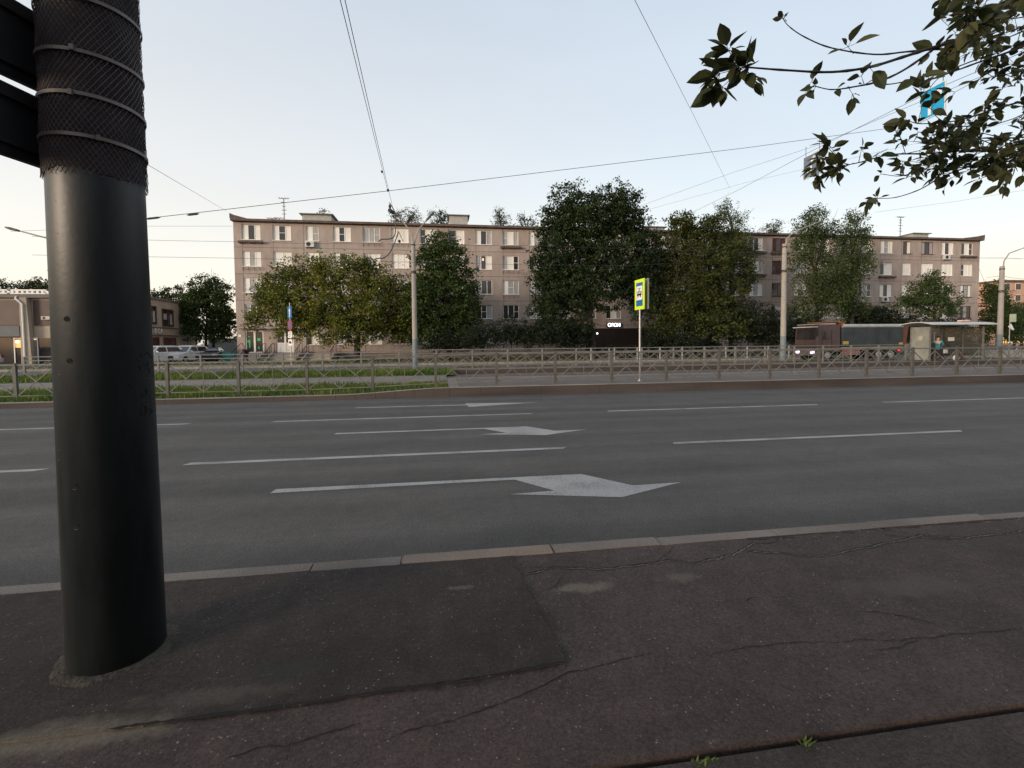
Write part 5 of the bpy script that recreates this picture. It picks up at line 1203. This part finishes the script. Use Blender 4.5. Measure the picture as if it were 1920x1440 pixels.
M_shg = glass('shelter_glass', (.75, .78, .75), .42)
for (x0, x1) in ((.04, 2.31), (2.39, SW-.04)):
    b = MB(); b.box(x0, SDp-.05, .32, x1, SDp-.035, SH-.09); b.build('back_pane', M_shg, sh)
b = MB(); b.box(SW-.01, .09, .3, SW+.005, SDp-.09, SH-.02); b.build('side_pane', M_shg, sh)
b = MB(); b.box(-.035, .085, .05, .035, SDp-.085, SH-.02); sp_ = b.build('side_panel', mat('shelter_panel', (.24, .24, .21), .6, var=.2, scale=2), sh)
b = MB(); b.tube([(-.04, .65, 1.5), (-.043, .65, 1.5)], .16, 16); b.build('round_sticker', mat('sticker', (.40, .36, .30), .7), sp_)
b = MB(); N_ = 10; vs = []
for i in range(N_+1):
    y = -.55+(SDp+.9)*i/N_; z = SH+.26*math.sin(math.pi*(.12+.76*i/N_)); vs += [(-.55, y, z), (SW+.42, y, z), (-.55, y, z+.05), (SW+.42, y, z+.05)]
fs = []
for i in range(N_):
    a = i*4; fs += [(a, a+4, a+5, a+1), (a+2, a+3, a+7, a+6), (a, a+2, a+6, a+4), (a+1, a+5, a+7, a+3)]
fs += [(0, 1, 3, 2), (N_*4, N_*4+2, N_*4+3, N_*4+1)]
b.add(vs, fs); b.build('roof', mat('shelter_roof', (.55, .53, .50), .5, var=.1), sh)
b = MB(); b.box(.5, .75, .42, 3.9, 1.15, .47); b.box(.7, .9, 0, .76, 1.0, .42); b.box(3.6, .9, 0, 3.66, 1.0, .42); b.build('bench', M_wframeb, sh)
b = MB(); b.box(1.75, SDp-.07, 1.25, 1.83, SDp-.055, 1.85); b.box(1.65, SDp-.07, 1.8, 1.93, SDp-.055, 1.88); b.box(1.65, SDp-.07, 1.2, 1.93, SDp-.055, 1.28); b.box(2.9, SDp-.07, 1.3, 3.4, SDp-.055, 1.55); b.box(1.2, SDp-.07, 1.85, 1.32, SDp-.055, 2.0); b.build('sticker', M_white, sh)
b = MB(); b.box(2.6, .2, SH+.33, 3.2, .5, SH+.42); b.build('roof_light', mat('roof_light_pink', (.75, .5, .42), .5), sh)
lb_ = thing('litter_bag', 'small white bag on the ground under the bus shelter bench', 'bag', (34.2, 27.35, .27))
b = MB(); b.tube([(0, 0, 0), (.02, 0, .12), (0, .02, .26), (0, 0, .36), (.02, 0, .42)], [.14, .18, .15, .05, .08], 10); b.build('sack', M_white, lb_, smooth=True); b = MB(); b.tube([(0, 0, .40), (.04, 0, .50), (.08, 0, .41)], .012, 5); b.build('handle', M_white, lb_)

# ------------------------------------------------------------------ dump truck
M_cab = mat('cab_maroon', (.075, .052, .052), .4, var=.12, scale=2); M_bin = mat('bin_dark', (.035, .042, .048), .6, var=.3, scale=1); M_orange = mat('orange_paint', (.26, .095, .03), .5, var=.15); M_tyre = mat('tyre', (.015, .015, .015), .9); M_rust = mat('tail_rust', (.13, .045, .03), .6, var=.2)
tk = thing('dump_truck', 'maroon-cabbed dump truck with dark load bin driving left on the far road', 'truck', (29.6, 34.0, 0))
def wheel(par, x, y, r=.5, w=.32, side=-1):
    b = MB(); pr = [(0, r*.86), (.03, r), (w-.03, r), (w, r*.86)]
    b.tube([(x, y+side*(w/2-p[0]), r) for p in pr], [p[1] for p in pr], 26); wh = b.build('wheel', M_tyre, par, smooth=False)
    b = MB(); b.tube([(x, y+side*(w/2-.02), r), (x, y+side*(w/2+.012), r)], [r*.55, r*.5], 18); b.tube([(x, y+side*(w/2), r), (x, y+side*(w/2+.05), r)], [r*.2, r*.16], 12); b.build('rim', M_steel, wh)
b = MB(); b.prism([(0, .75), (2.05, .75), (2.05, 2.95), (.25, 2.95), (.06, 2.7), (-.02, 1.7)], 0, 2.45); cab = b.build('cab', M_cab, tk, bevel=.06)
b = MB(); b.add([(-.03, .18, 1.75), (-.03, 2.27, 1.75), (.055, 2.27, 2.62), (.055, .18, 2.62)], [(0, 1, 2, 3)]); b.flat = True; b.v = [(v[0]-.02, v[1], v[2]) for v in b.v]; b.build('windscreen', M_glass, cab)
b = MB(); b.prism([(.45, 1.75), (1.2, 1.75), (1.2, 2.45), (.62, 2.45)], -.012, -.002); b.build('side_window', M_glass, cab)
b = MB(); b.box(.4, -.02, .85, .42, -.003, 2.5); b.box(1.24, -.02, .85, 1.26, -.003, 2.5); b.box(1.28, -.03, 1.5, 1.42, -.004, 1.55); b.build('door_seam', M_dark, cab)
b = MB(); b.box(-.12, .05, .45, .1, 2.4, .95); b.build('bumper', mat('bumper_grey', (.10, .08, .08), .6), tk, bevel=.03)
for y in (.35, 1.95): b = MB(); b.box(-.16, y-.2, .62, -.12, y+.2, .84); b.build('headlight', emit('headlight_lit', (.85, .85, 1), 1.0), tk)
b = MB(); b.box(-.05, .1, 1.05, -.02, 2.35, 1.12); b.box(-.05, .1, 1.25, -.02, 2.35, 1.32); b.build('grille', M_dark, cab)
b = MB(); b.box(-.28, -.18, 2.0, -.16, .0, 2.55); b.bar((-.2, -.06, 2.5), (.2, .0, 2.75), .03); b.build('mirror', M_dark, cab)
b = MB(); b.prism([(.1, 2.96), (1.7, 2.96), (1.7, 3.06), (.1, 3.0)], .1, 2.35); b.box(-.3, .1, 2.72, .1, 2.35, 2.79); b.build('sun_visor', mat('visor_grey', (.40, .42, .40), .5), cab)
b = MB(); b.box(.5, .5, .55, 8.1, 1.9, .85); b.build('chassis', M_dark, tk)
b = MB(); b.prism([(2.2, 1.25), (7.9, 1.15), (8.1, 2.75), (2.2, 2.75)], -.02, 2.47); bn = b.build('load_bin', M_bin, tk, bevel=.02)
b = MB(); b.tube([(2.2, .02, 2.82), (7.75, .02, 2.82)], .14, 12); b.tube([(2.2, 2.4, 2.82), (7.75, 2.4, 2.82)], .14, 12); b.box(2.2, .1, 2.78, 7.75, 2.35, 2.86); b.build('tarpaulin_roll', mat('tarp_grey', (.36, .38, .37), .6), bn)
b = MB(); b.prism([(1.2, 3.18), (2.35, 3.12), (2.55, 2.76), (2.2, 2.76), (2.15, 3.06), (1.2, 3.12)], -.05, 2.5); b.build('bin_visor', M_orange, bn)
b = MB(); b.prism([(7.78, 1.2), (8.02, 1.15), (8.3, 2.95), (7.8, 2.95)], -.04, 2.5); b.build('tailgate', M_rust, bn)
b = MB()
for x in (3.2, 4.3, 5.4, 6.5): b.box(x, -.06, 1.22, x+.1, -.02, 2.7)
b.build('bin_rib', M_bin, bn)
b = MB(); b.box(2.2, -.03, 1.0, 7.8, 2.45, 1.14); b.build('subframe', mat('subframe_grey', (.20, .19, .17), .7), tk)
M_yp = mat('yellow_plate', (.36, .29, .07), .6)
b = MB(); b.box(2.25, -.045, 1.35, 2.75, -.0205, 1.6); b.build('yellow_plate', M_yp, bn)
b = MB(); b.box(7.4, -.045, 1.25, 7.75, -.0205, 1.45); b.build('yellow_plate', M_yp, bn)
b = MB(); b.box(2.45, .02, .5, 3.9, .45, .95); b.build('tank', mat('tank_red', (.25, .05, .04), .5, var=.15), tk, bevel=.04)
b = MB(); b.box(2.5, 0, .88, 3.85, .015, .93); b.box(2.5, 0, .70, 3.85, .015, .75); b.box(2.5, 0, .52, 3.85, .015, .57); b.build('side_guard', M_steel, tk)
for x in (.95, 5.6, 6.75): wheel(tk, x, .18); wheel(tk, x, 2.28, side=1)
b = MB(); b.box(7.3, -.05, .75, 7.5, -.02, .88); b.build('marker_light', emit('red_marker', (1., .05, .04), .5), tk)

# ------------------------------------------------------------------ cars
def car(label, x, y, rz, col, dark=False, suv=True, z=.13):
    t = thing('parked_car', label, 'car', (x, y, z), rz, 'cars parked by the shop building')
    M_b = mat('car_paint', col, .3, var=.05, spec=.6); H = 1.62 if suv else 1.42
    body = [(-2.2, .35), (-2.25, .62), (-2.2, .88), (-1.25, 1.02), (-.62, 1.06), (1.5, 1.06), (2.1, .98), (2.2, .7), (2.15, .35), (1.75, .3), (1.62, .55), (1.35, .68), (1.08, .55), (.95, .28), (-.98, .28), (-1.1, .55), (-1.38, .68), (-1.65, .55), (-1.78, .3)]
    b = MB(); n = len(body); W = .9
    for (s, yy, ins) in ((0, -W, 0), (1, -W+.08, 1), (2, W-.08, 1), (3, W, 0)): pass
    b.prism(body, -W, W); o = b.build('body', M_b, t, bevel=.05)
    cb = [(-1.1, 1.05), (-.45, H-.08), (-.1, H), (1.2, H), (1.7, H-.15), (2.0, 1.05)]
    b = MB(); m_ = len(cb); ins = [0, .16, .2, .2, .16, 0]
    vs = [(p[0], -W+.04+i_, p[1]) for p, i_ in zip(cb, ins)]+[(p[0], W-.04-i_, p[1]) for p, i_ in zip(cb, ins)]
    b.add(vs, [tuple(range(m_)), tuple(range(2*m_-1, m_-1, -1))]+[(i, (i+1) % m_, (i+1) % m_+m_, i+m_) for i in range(m_)]); b.build('cabin', M_b, t, bevel=.04)
    b = MB()
    def gl(p, q, s_, t_, off):
        return None
    for sgn_ in (-1, 1):
        for (xa, xb) in ((-.82, .22), (.32, 1.6)):
            yb_ = sgn_*(W-.045); yt = sgn_*(W-.195)
            xt0 = max(xa, -.35); xt1 = min(xb, 1.35)
            b.add([(xa, yb_+sgn_*.004, 1.1), (xb, yb_+sgn_*.004, 1.1), (xt1, yt+sgn_*.004+sgn_*.012, H-.13), (xt0, yt+sgn_*.016, H-.13)], [(0, 1, 2, 3)])
    b.flat = True; b.build('side_window', M_glass, t)
    b = MB(); b.flat = True; b.add([(-1.08, -.78, 1.10), (-1.08, .78, 1.10), (-.5, .64, H-.10), (-.5, -.64, H-.10)], [(0, 1, 2, 3)]); b.v = [(v[0]-.015, v[1], v[2]+.012) for v in b.v]; b.build('windscreen', M_glass, t)
    b = MB(); b.flat = True; b.add([(1.97, -.78, 1.10), (1.97, .78, 1.10), (1.72, .66, H-.18), (1.72, -.66, H-.18)], [(0, 1, 2, 3)]); b.v = [(v[0]+.02, v[1], v[2]+.01) for v in b.v]; b.build('rear_window', M_glass, t)
    b = MB(); b.box(-2.28, -.45, .42, -2.24, .45, .72); b.build('grille', M_dark, t)
    for s_ in (-1, 1):
        b = MB(); b.box(-2.24, s_*.66-.18, .70, -2.16, s_*.66+.18, .85); b.build('headlight', mat('lamp_glass', (.5, .5, .5), .15), t)
        b = MB(); b.box(2.14, s_*.72-.12, .75, 2.23, s_*.72+.12, .98); b.build('taillight', mat('tail_red', (.35, .02, .02), .3), t)
        for xx in (-1.37, 1.37):
            b = MB(); b.tube([(xx, s_*.70, .33), (xx, s_*.91, .33)], .33, 20); w = b.build('wheel', M_tyre, t); b = MB(); b.tube([(xx, s_*.905, .33), (xx, s_*.925, .33)], .2, 12); b.build('rim', M_steel, w)
        b = MB(); b.cbox((-.72, s_*1.0, 1.12), (.12, .16, .12)); b.build('mirror', M_b, t)
    return t
car('white car nearest the big near pole, dark grille showing', -24.1, 45.5, rad(66), (.62, .62, .62))
car('white estate car, middle one of the three parked right of the big near pole', -22.7, 47.6, rad(78), (.62, .62, .63))
car('dark car parked half behind the second white car, under the trees', -21.6, 49.6, rad(104), (.03, .032, .035), suv=False)
car('pale car at the left edge before the shop building', -38.6, 45.5, rad(10), (.55, .57, .6))

# ------------------------------------------------------------------ people
def skin_mesh(name, joints, bones, m, parent, sub=2):
    """joints: name -> (pos, radius); one continuous skinned surface"""
    names = list(joints); me = bpy.data.meshes.new(name); me.from_pydata([joints[n][0] for n in names], [(names.index(a), names.index(c)) for a, c in bones], []); me.update()
    o = bpy.data.objects.new(name, me); C.objects.link(o); o.parent = parent; me.materials.append(m)
    sk = o.modifiers.new('skin', 'SKIN'); sk.use_smooth_shade = True
    if not me.skin_vertices: me.attributes.new('x', 'FLOAT', 'POINT')
    for i, n in enumerate(names):
        r = joints[n][1]; v = me.skin_vertices[0].data[i]; v.radius = (r, r) if not hasattr(r, '__len__') else r; v.use_root = (i == 0)
    ss = o.modifiers.new('sub', 'SUBSURF'); ss.levels = sub; ss.render_levels = sub
    return o
def person(label, x, y, z, rz, H, J, cloth, legs, hair, skin=(.42, .26, .19)):
    t = thing('person', label, 'person', (x, y, z), rz)
    s = H/1.75; g = lambda n: tuple(c*s for c in J[n])
    ms = mat('skin', skin, .6, var=.05)
    R = dict(pelvis=(.13, .10), waist=(.12, .09), chest=(.155, .10), neck=.052, head=(.080, .095), crown=(.075, .09), shL=.06, elL=.045, wrL=.030, shR=.06, elR=.045, wrR=.030, hipL=.085, knL=.06, anL=.042, toL=(.042, .03), hipR=.085, knR=.06, anR=.042, toR=(.042, .03))
    bones = [('pelvis','waist'),('waist','chest'),('chest','neck'),('neck','head'),('head','crown'),('chest','shL'),('shL','elL'),('elL','wrL'),('chest','shR'),('shR','elR'),('elR','wrR'),('pelvis','hipL'),('hipL','knL'),('knL','anL'),('anL','toL'),('pelvis','hipR'),('hipR','knR'),('knR','anR'),('anR','toR')]
    jo = {n: (g(n), tuple(q*s for q in R[n]) if isinstance(R[n], tuple) else R[n]*s) for n in R}
    fb = list(bones)
    for sd_ in 'LR':          # palm, four fingers and a thumb from each wrist
        w = Vector(g('wr'+sd_)); e = Vector(g('el'+sd_)); d = (w-e).normalized(); sd2 = d.cross(Vector((0, 0, 1))); sd2 = sd2.normalized() if sd2.length > .05 else Vector((0, 1, 0))
        nm = 'pa'+sd_; jo[nm] = (tuple(w+d*.075*s), (.030*s, .018*s)); fb.append(('wr'+sd_, nm))
        for i, (off, ln) in enumerate(((-.030, .065), (-.010, .078), (.010, .072), (.030, .055))):
            a = w+d*.085*s+sd2*off*s; c = a+d*ln*.55*s; e2 = c+(d*.8+Vector((0, 0, -.4)))*ln*.5*s
            for q, p in enumerate((a, c, e2)): jo[f'f{sd_}{i}{q}'] = (tuple(p), .0085*s)
            fb += [(nm, f'f{sd_}{i}0'), (f'f{sd_}{i}0', f'f{sd_}{i}1'), (f'f{sd_}{i}1', f'f{sd_}{i}2')]
        a = w+d*.035*s+sd2*.032*s; c = a+(d+sd2*.9).normalized()*.045*s
        jo['t'+sd_+'0'] = (tuple(a), .011*s); jo['t'+sd_+'1'] = (tuple(c), .009*s); fb += [('wr'+sd_, 't'+sd_+'0'), ('t'+sd_+'0', 't'+sd_+'1')]
    skin_mesh('body', jo, fb, ms, t)
    mc = mat('coat_cloth', cloth, .85, var=.15, scale=8); ml = mat('trouser_cloth', legs, .9, var=.15, scale=8)
    cj = {n: (jo[n][0], tuple(q+.022*s for q in jo[n][1]) if isinstance(jo[n][1], tuple) else jo[n][1]+.02*s) for n in ('pelvis','waist','chest','shL','elL','wrL','shR','elR','wrR')}
    cj['wrL'] = (tuple(Vector(cj['elL'][0]).lerp(Vector(cj['wrL'][0]), .9)), .042*s); cj['wrR'] = (tuple(Vector(cj['elR'][0]).lerp(Vector(cj['wrR'][0]), .9)), .042*s)
    cj['hem'] = (tuple(Vector(g('pelvis'))+Vector((0, 0, -.09*s))), (.16*s, .13*s)); cj['col'] = (tuple(Vector(g('chest')).lerp(Vector(g('neck')), .75)), .075*s)
    skin_mesh('jacket', cj, [('pelvis','waist'),('waist','chest'),('chest','shL'),('shL','elL'),('elL','wrL'),('chest','shR'),('shR','elR'),('elR','wrR'),('pelvis','hem'),('chest','col')], mc, t)
    lj = {n: (jo[n][0], tuple(q+.014*s for q in jo[n][1]) if isinstance(jo[n][1], tuple) else jo[n][1]+.016*s) for n in ('pelvis','hipL','knL','anL','hipR','knR','anR')}
    skin_mesh('trousers', lj, [('pelvis','hipL'),('hipL','knL'),('knL','anL'),('pelvis','hipR'),('hipR','knR'),('knR','anR')], ml, t)
    for sd_ in 'LR':
        a = Vector(g('an'+sd_)); c = Vector(g('to'+sd_)); b = MB(); d = c-a; d.z = 0; a0 = a-d*.25; a0.z = a.z-.06*s
        b.tube([a0+Vector((0, 0, .01)), Vector((a.x, a.y, a.z-.035*s)), Vector((c.x, c.y, c.z)), Vector((c.x, c.y, c.z))+d*.18], [.035*s, .05*s, .045*s, .02*s], 10); b.build('shoe', M_dark, t, smooth=True)
    hc = Vector(g('crown')); hd = Vector(g('head')); f = Vector(J['face']).normalized()
    if hair:
        b = MB(); o_ = []
        c = (hc+hd)/2-f*.02*s+Vector((0, 0, .025*s)); nn = 12
        for i in range(6):
            th = .02+i*.30
            for k in range(nn):
                a = 6.283*k/nn; d = Vector((math.sin(th)*math.cos(a), math.sin(th)*math.sin(a), math.cos(th)))
                if d.dot(f) > .45 and i > 3: d = d-f*(d.dot(f)-.45)
                o_.append(c+Vector((d.x*.105, d.y*.105, d.z*.125))*s)
        b.add(o_, [(i*nn+k, i*nn+(k+1) % nn, (i+1)*nn+(k+1) % nn, (i+1)*nn+k) for i in range(5) for k in range(nn)]); b.build('hair', mat('hair', hair, .8), t, smooth=True)
    sidev = f.cross(Vector((0, 0, 1))); b = MB(); b.tube([hd+f*.085*s+Vector((0, 0, .02*s)), hd+f*.118*s-Vector((0, 0, .01*s)), hd+f*.09*s-Vector((0, 0, .022*s))], [.008*s, .014*s, .010*s], 6); b.build('nose', ms, t)
    for q in (-1, 1):
        e = hd+f*.088*s+sidev*q*.033*s+Vector((0, 0, .03*s)); b = MB(); b.tube([e, e+f*.008*s], .009*s, 8); b.build('eye', M_dark, t)
        e = hd+sidev*q*.084*s; b = MB(); b.tube([e-Vector((0, 0, .03*s)), e+sidev*q*.012*s, e+Vector((0, 0, .03*s))], [.008*s, .015*s, .008*s], 6); b.build('ear', ms, t)
    b = MB(); e = hd+f*.092*s-Vector((0, 0, .045*s)); b.tube([e-sidev*.022*s, e+f*.004*s, e+sidev*.022*s], .005*s, 5); b.build('mouth', mat('lips', (.25, .10, .09), .6), t)
    return t, s
walkJ = dict(pelvis=(0,0,.93), waist=(-.03,0,1.08), chest=(-.08,0,1.30), neck=(-.13,0,1.47), head=(-.18,0,1.58), crown=(-.19,0,1.67), face=(-1,0,-.15),
    shL=(-.09,-.19,1.38), elL=(.04,-.24,1.12), wrL=(-.10,-.22,.92), shR=(-.09,.19,1.38), elR=(-.12,.24,1.11), wrR=(-.28,.20,.95),
    hipL=(0,-.09,.88), knL=(-.16,-.09,.50), anL=(-.22,-.09,.09), toL=(-.38,-.09,.04), hipR=(0,.09,.88), knR=(.06,.09,.50), anR=(.28,.09,.14), toR=(.16,.09,.05))
p1, s1_ = person('person in a dark jacket and blue-grey trousers walking left past the corner shop door', -15.05, 40.4, .14, 0, 1.55, walkJ, (.025, .010, .012), (.06, .065, .08), (.22, .20, .18))
b = MB(); b.tube([(.10, 0, 1.00), (.15, 0, 1.12), (.13, 0, 1.30), (.08, 0, 1.38)], [.06, .12, .12, .05], 12); bo = b.build('backpack', mat('bag_black', (.012, .010, .012), .8), p1, smooth=True)
bo.scale = (.9, 1.1, .9)
standJ = dict(pelvis=(0,0,.93), waist=(0,0,1.08), chest=(.01,0,1.30), neck=(.02,0,1.47), head=(.05,0,1.57), crown=(.05,0,1.66), face=(1,0,-.1),
    shL=(.01,-.20,1.38), elL=(.02,-.27,1.12), wrL=(.18,-.20,1.00), shR=(.02,.20,1.38), elR=(.16,.30,1.16), wrR=(.17,.13,1.45),
    hipL=(0,-.10,.88), knL=(.04,-.12,.49), anL=(0,-.13,.09), toL=(.15,-.14,.04), hipR=(0,.10,.88), knR=(.03,.12,.49), anR=(-.04,.13,.09), toR=(.11,.15,.04))
p2, s2_ = person('person in a teal top standing in the bus shelter, phone at the ear', 32.25, 26.9, .28, rad(35), 1.62, standJ, (.01, .16, .22), (.015, .014, .018), (.02, .014, .012))
b = MB(); b.cbox((.19*.93, .11*.93, 1.55*.93), (.015, .07, .14)); b.build('phone', M_dark, p2, bevel=.004)
hb = thing('handbag', 'pale bag hanging at the side of the person in teal', 'bag', (32.55, 26.68, .95))
b = MB(); b.box(-.12, -.06, -.18, .14, .06, .08); b.build('pouch', mat('bag_pale', (.40, .38, .34), .8), hb, bevel=.03); b = MB(); b.tube([(-.1, 0, .08), (-.05, .1, .35), (.0, .12, .42), (.12, 0, .08)], .012, 6); b.build('strap', M_dark, hb)
# low concrete blocks along the far road right of the shelter
for i in range(7):
    x = 37.4+i*2.6; t = thing('concrete_barrier', ['pale concrete block right after the bus shelter', 'second pale concrete block right of the shelter', 'third pale concrete block right of the shelter', 'fourth pale concrete block, left of the greenish pole', 'fifth pale concrete block, beside the greenish pole', 'sixth concrete block, right of the greenish pole', 'last concrete block at the right edge'][i], 'barrier', (x, 29.9, .0), random.uniform(-.03, .03), 'concrete blocks along the far road')
    b = MB(); b.prism([(-.3, 0), (.3, 0), (.26, .25), (.12, .45), (.09, .85), (-.09, .85), (-.12, .45), (-.26, .25)], -1.2, 1.2, 'yz'); b.build('block', mat('barrier_concrete', (.33, .31, .28), .9, var=.2, scale=2), t)
    b = MB(); b.tube([(-.8, 0, .85), (-.8, 0, .93), (-.65, 0, .93), (-.65, 0, .85)], .012, 5); b.build('lifting_eye', M_dark, t)

# ------------------------------------------------------------------ unseen trees and house added behind the camera to darken the pole
for i, (x, y, h) in enumerate(((3.5, -7.5, 9), (9.5, -7.0, 10), (16, -8, 9.5), (-1.5, -9.5, 9), (23, -7.5, 10))):
    t = thing('street_tree', ['added leafy tree behind the camera, nearest the viewpoint', 'added leafy tree behind the camera, second to the right', 'added leafy tree behind the camera, third to the right', 'added leafy tree behind the camera, leftmost of its row', 'added leafy tree behind the camera, far right of its row'][i], 'tree', (x, y, .1), 0, 'trees added behind the camera')
    b = MB(); b.tube([(0, 0, -.1), (0, 0, .3), (.1, 0, 2.2), (.1, 0, h*.55)], [.3, .2, .17, .12], 10)
    for q in range(5): a = q*1.3; b.tube([(.1, 0, 2.2+q*.3), (math.cos(a), math.sin(a), 3.6+q*.3), (2*math.cos(a), 2*math.sin(a), h*.6+q*.2)], [.09, .06, .02], 6)
    b.build('trunk', M_trunk, t); O = (x, y, .1)
    leaf_mesh('foliage', [(x, y, h*.45), (x+.6, y, h*.7), (x-1.2, y+.4, h*.55), (x+1.5, y-.3, h*.4), (x, y, 2.2)], [(2.6, 2.2, 2.4), (2.1, 2, 2.2), (2, 1.8, 2), (2, 1.8, 2), (2.3, 1.8, 1.6)], L_mid, .3, 500+i, 70, clump=.7, parent=t, origin=O)
hs = thing('added_house', 'plain render-faced house added behind the camera to darken the pole reflection', 'building', (12, -26, 0))  # unseen house, added so the pole mirrors less bright sky
b = MB(); b.box(-4, -10, 0, 60, 0, 15); b.build('wall', M_cream, hs)
b = MB(); b.box(-4.4, -10.4, 15.003, 60.4, .4, 15.4); b.build('roof', M_roof, hs)
for i in range(18):
    for r_ in range(5): b = MB(); b.box(-2.6+i*3.4, .003, 1.2+r_*2.8, -1.0+i*3.4, .05, 2.7+r_*2.8); b.build('window', M_glass, hs)
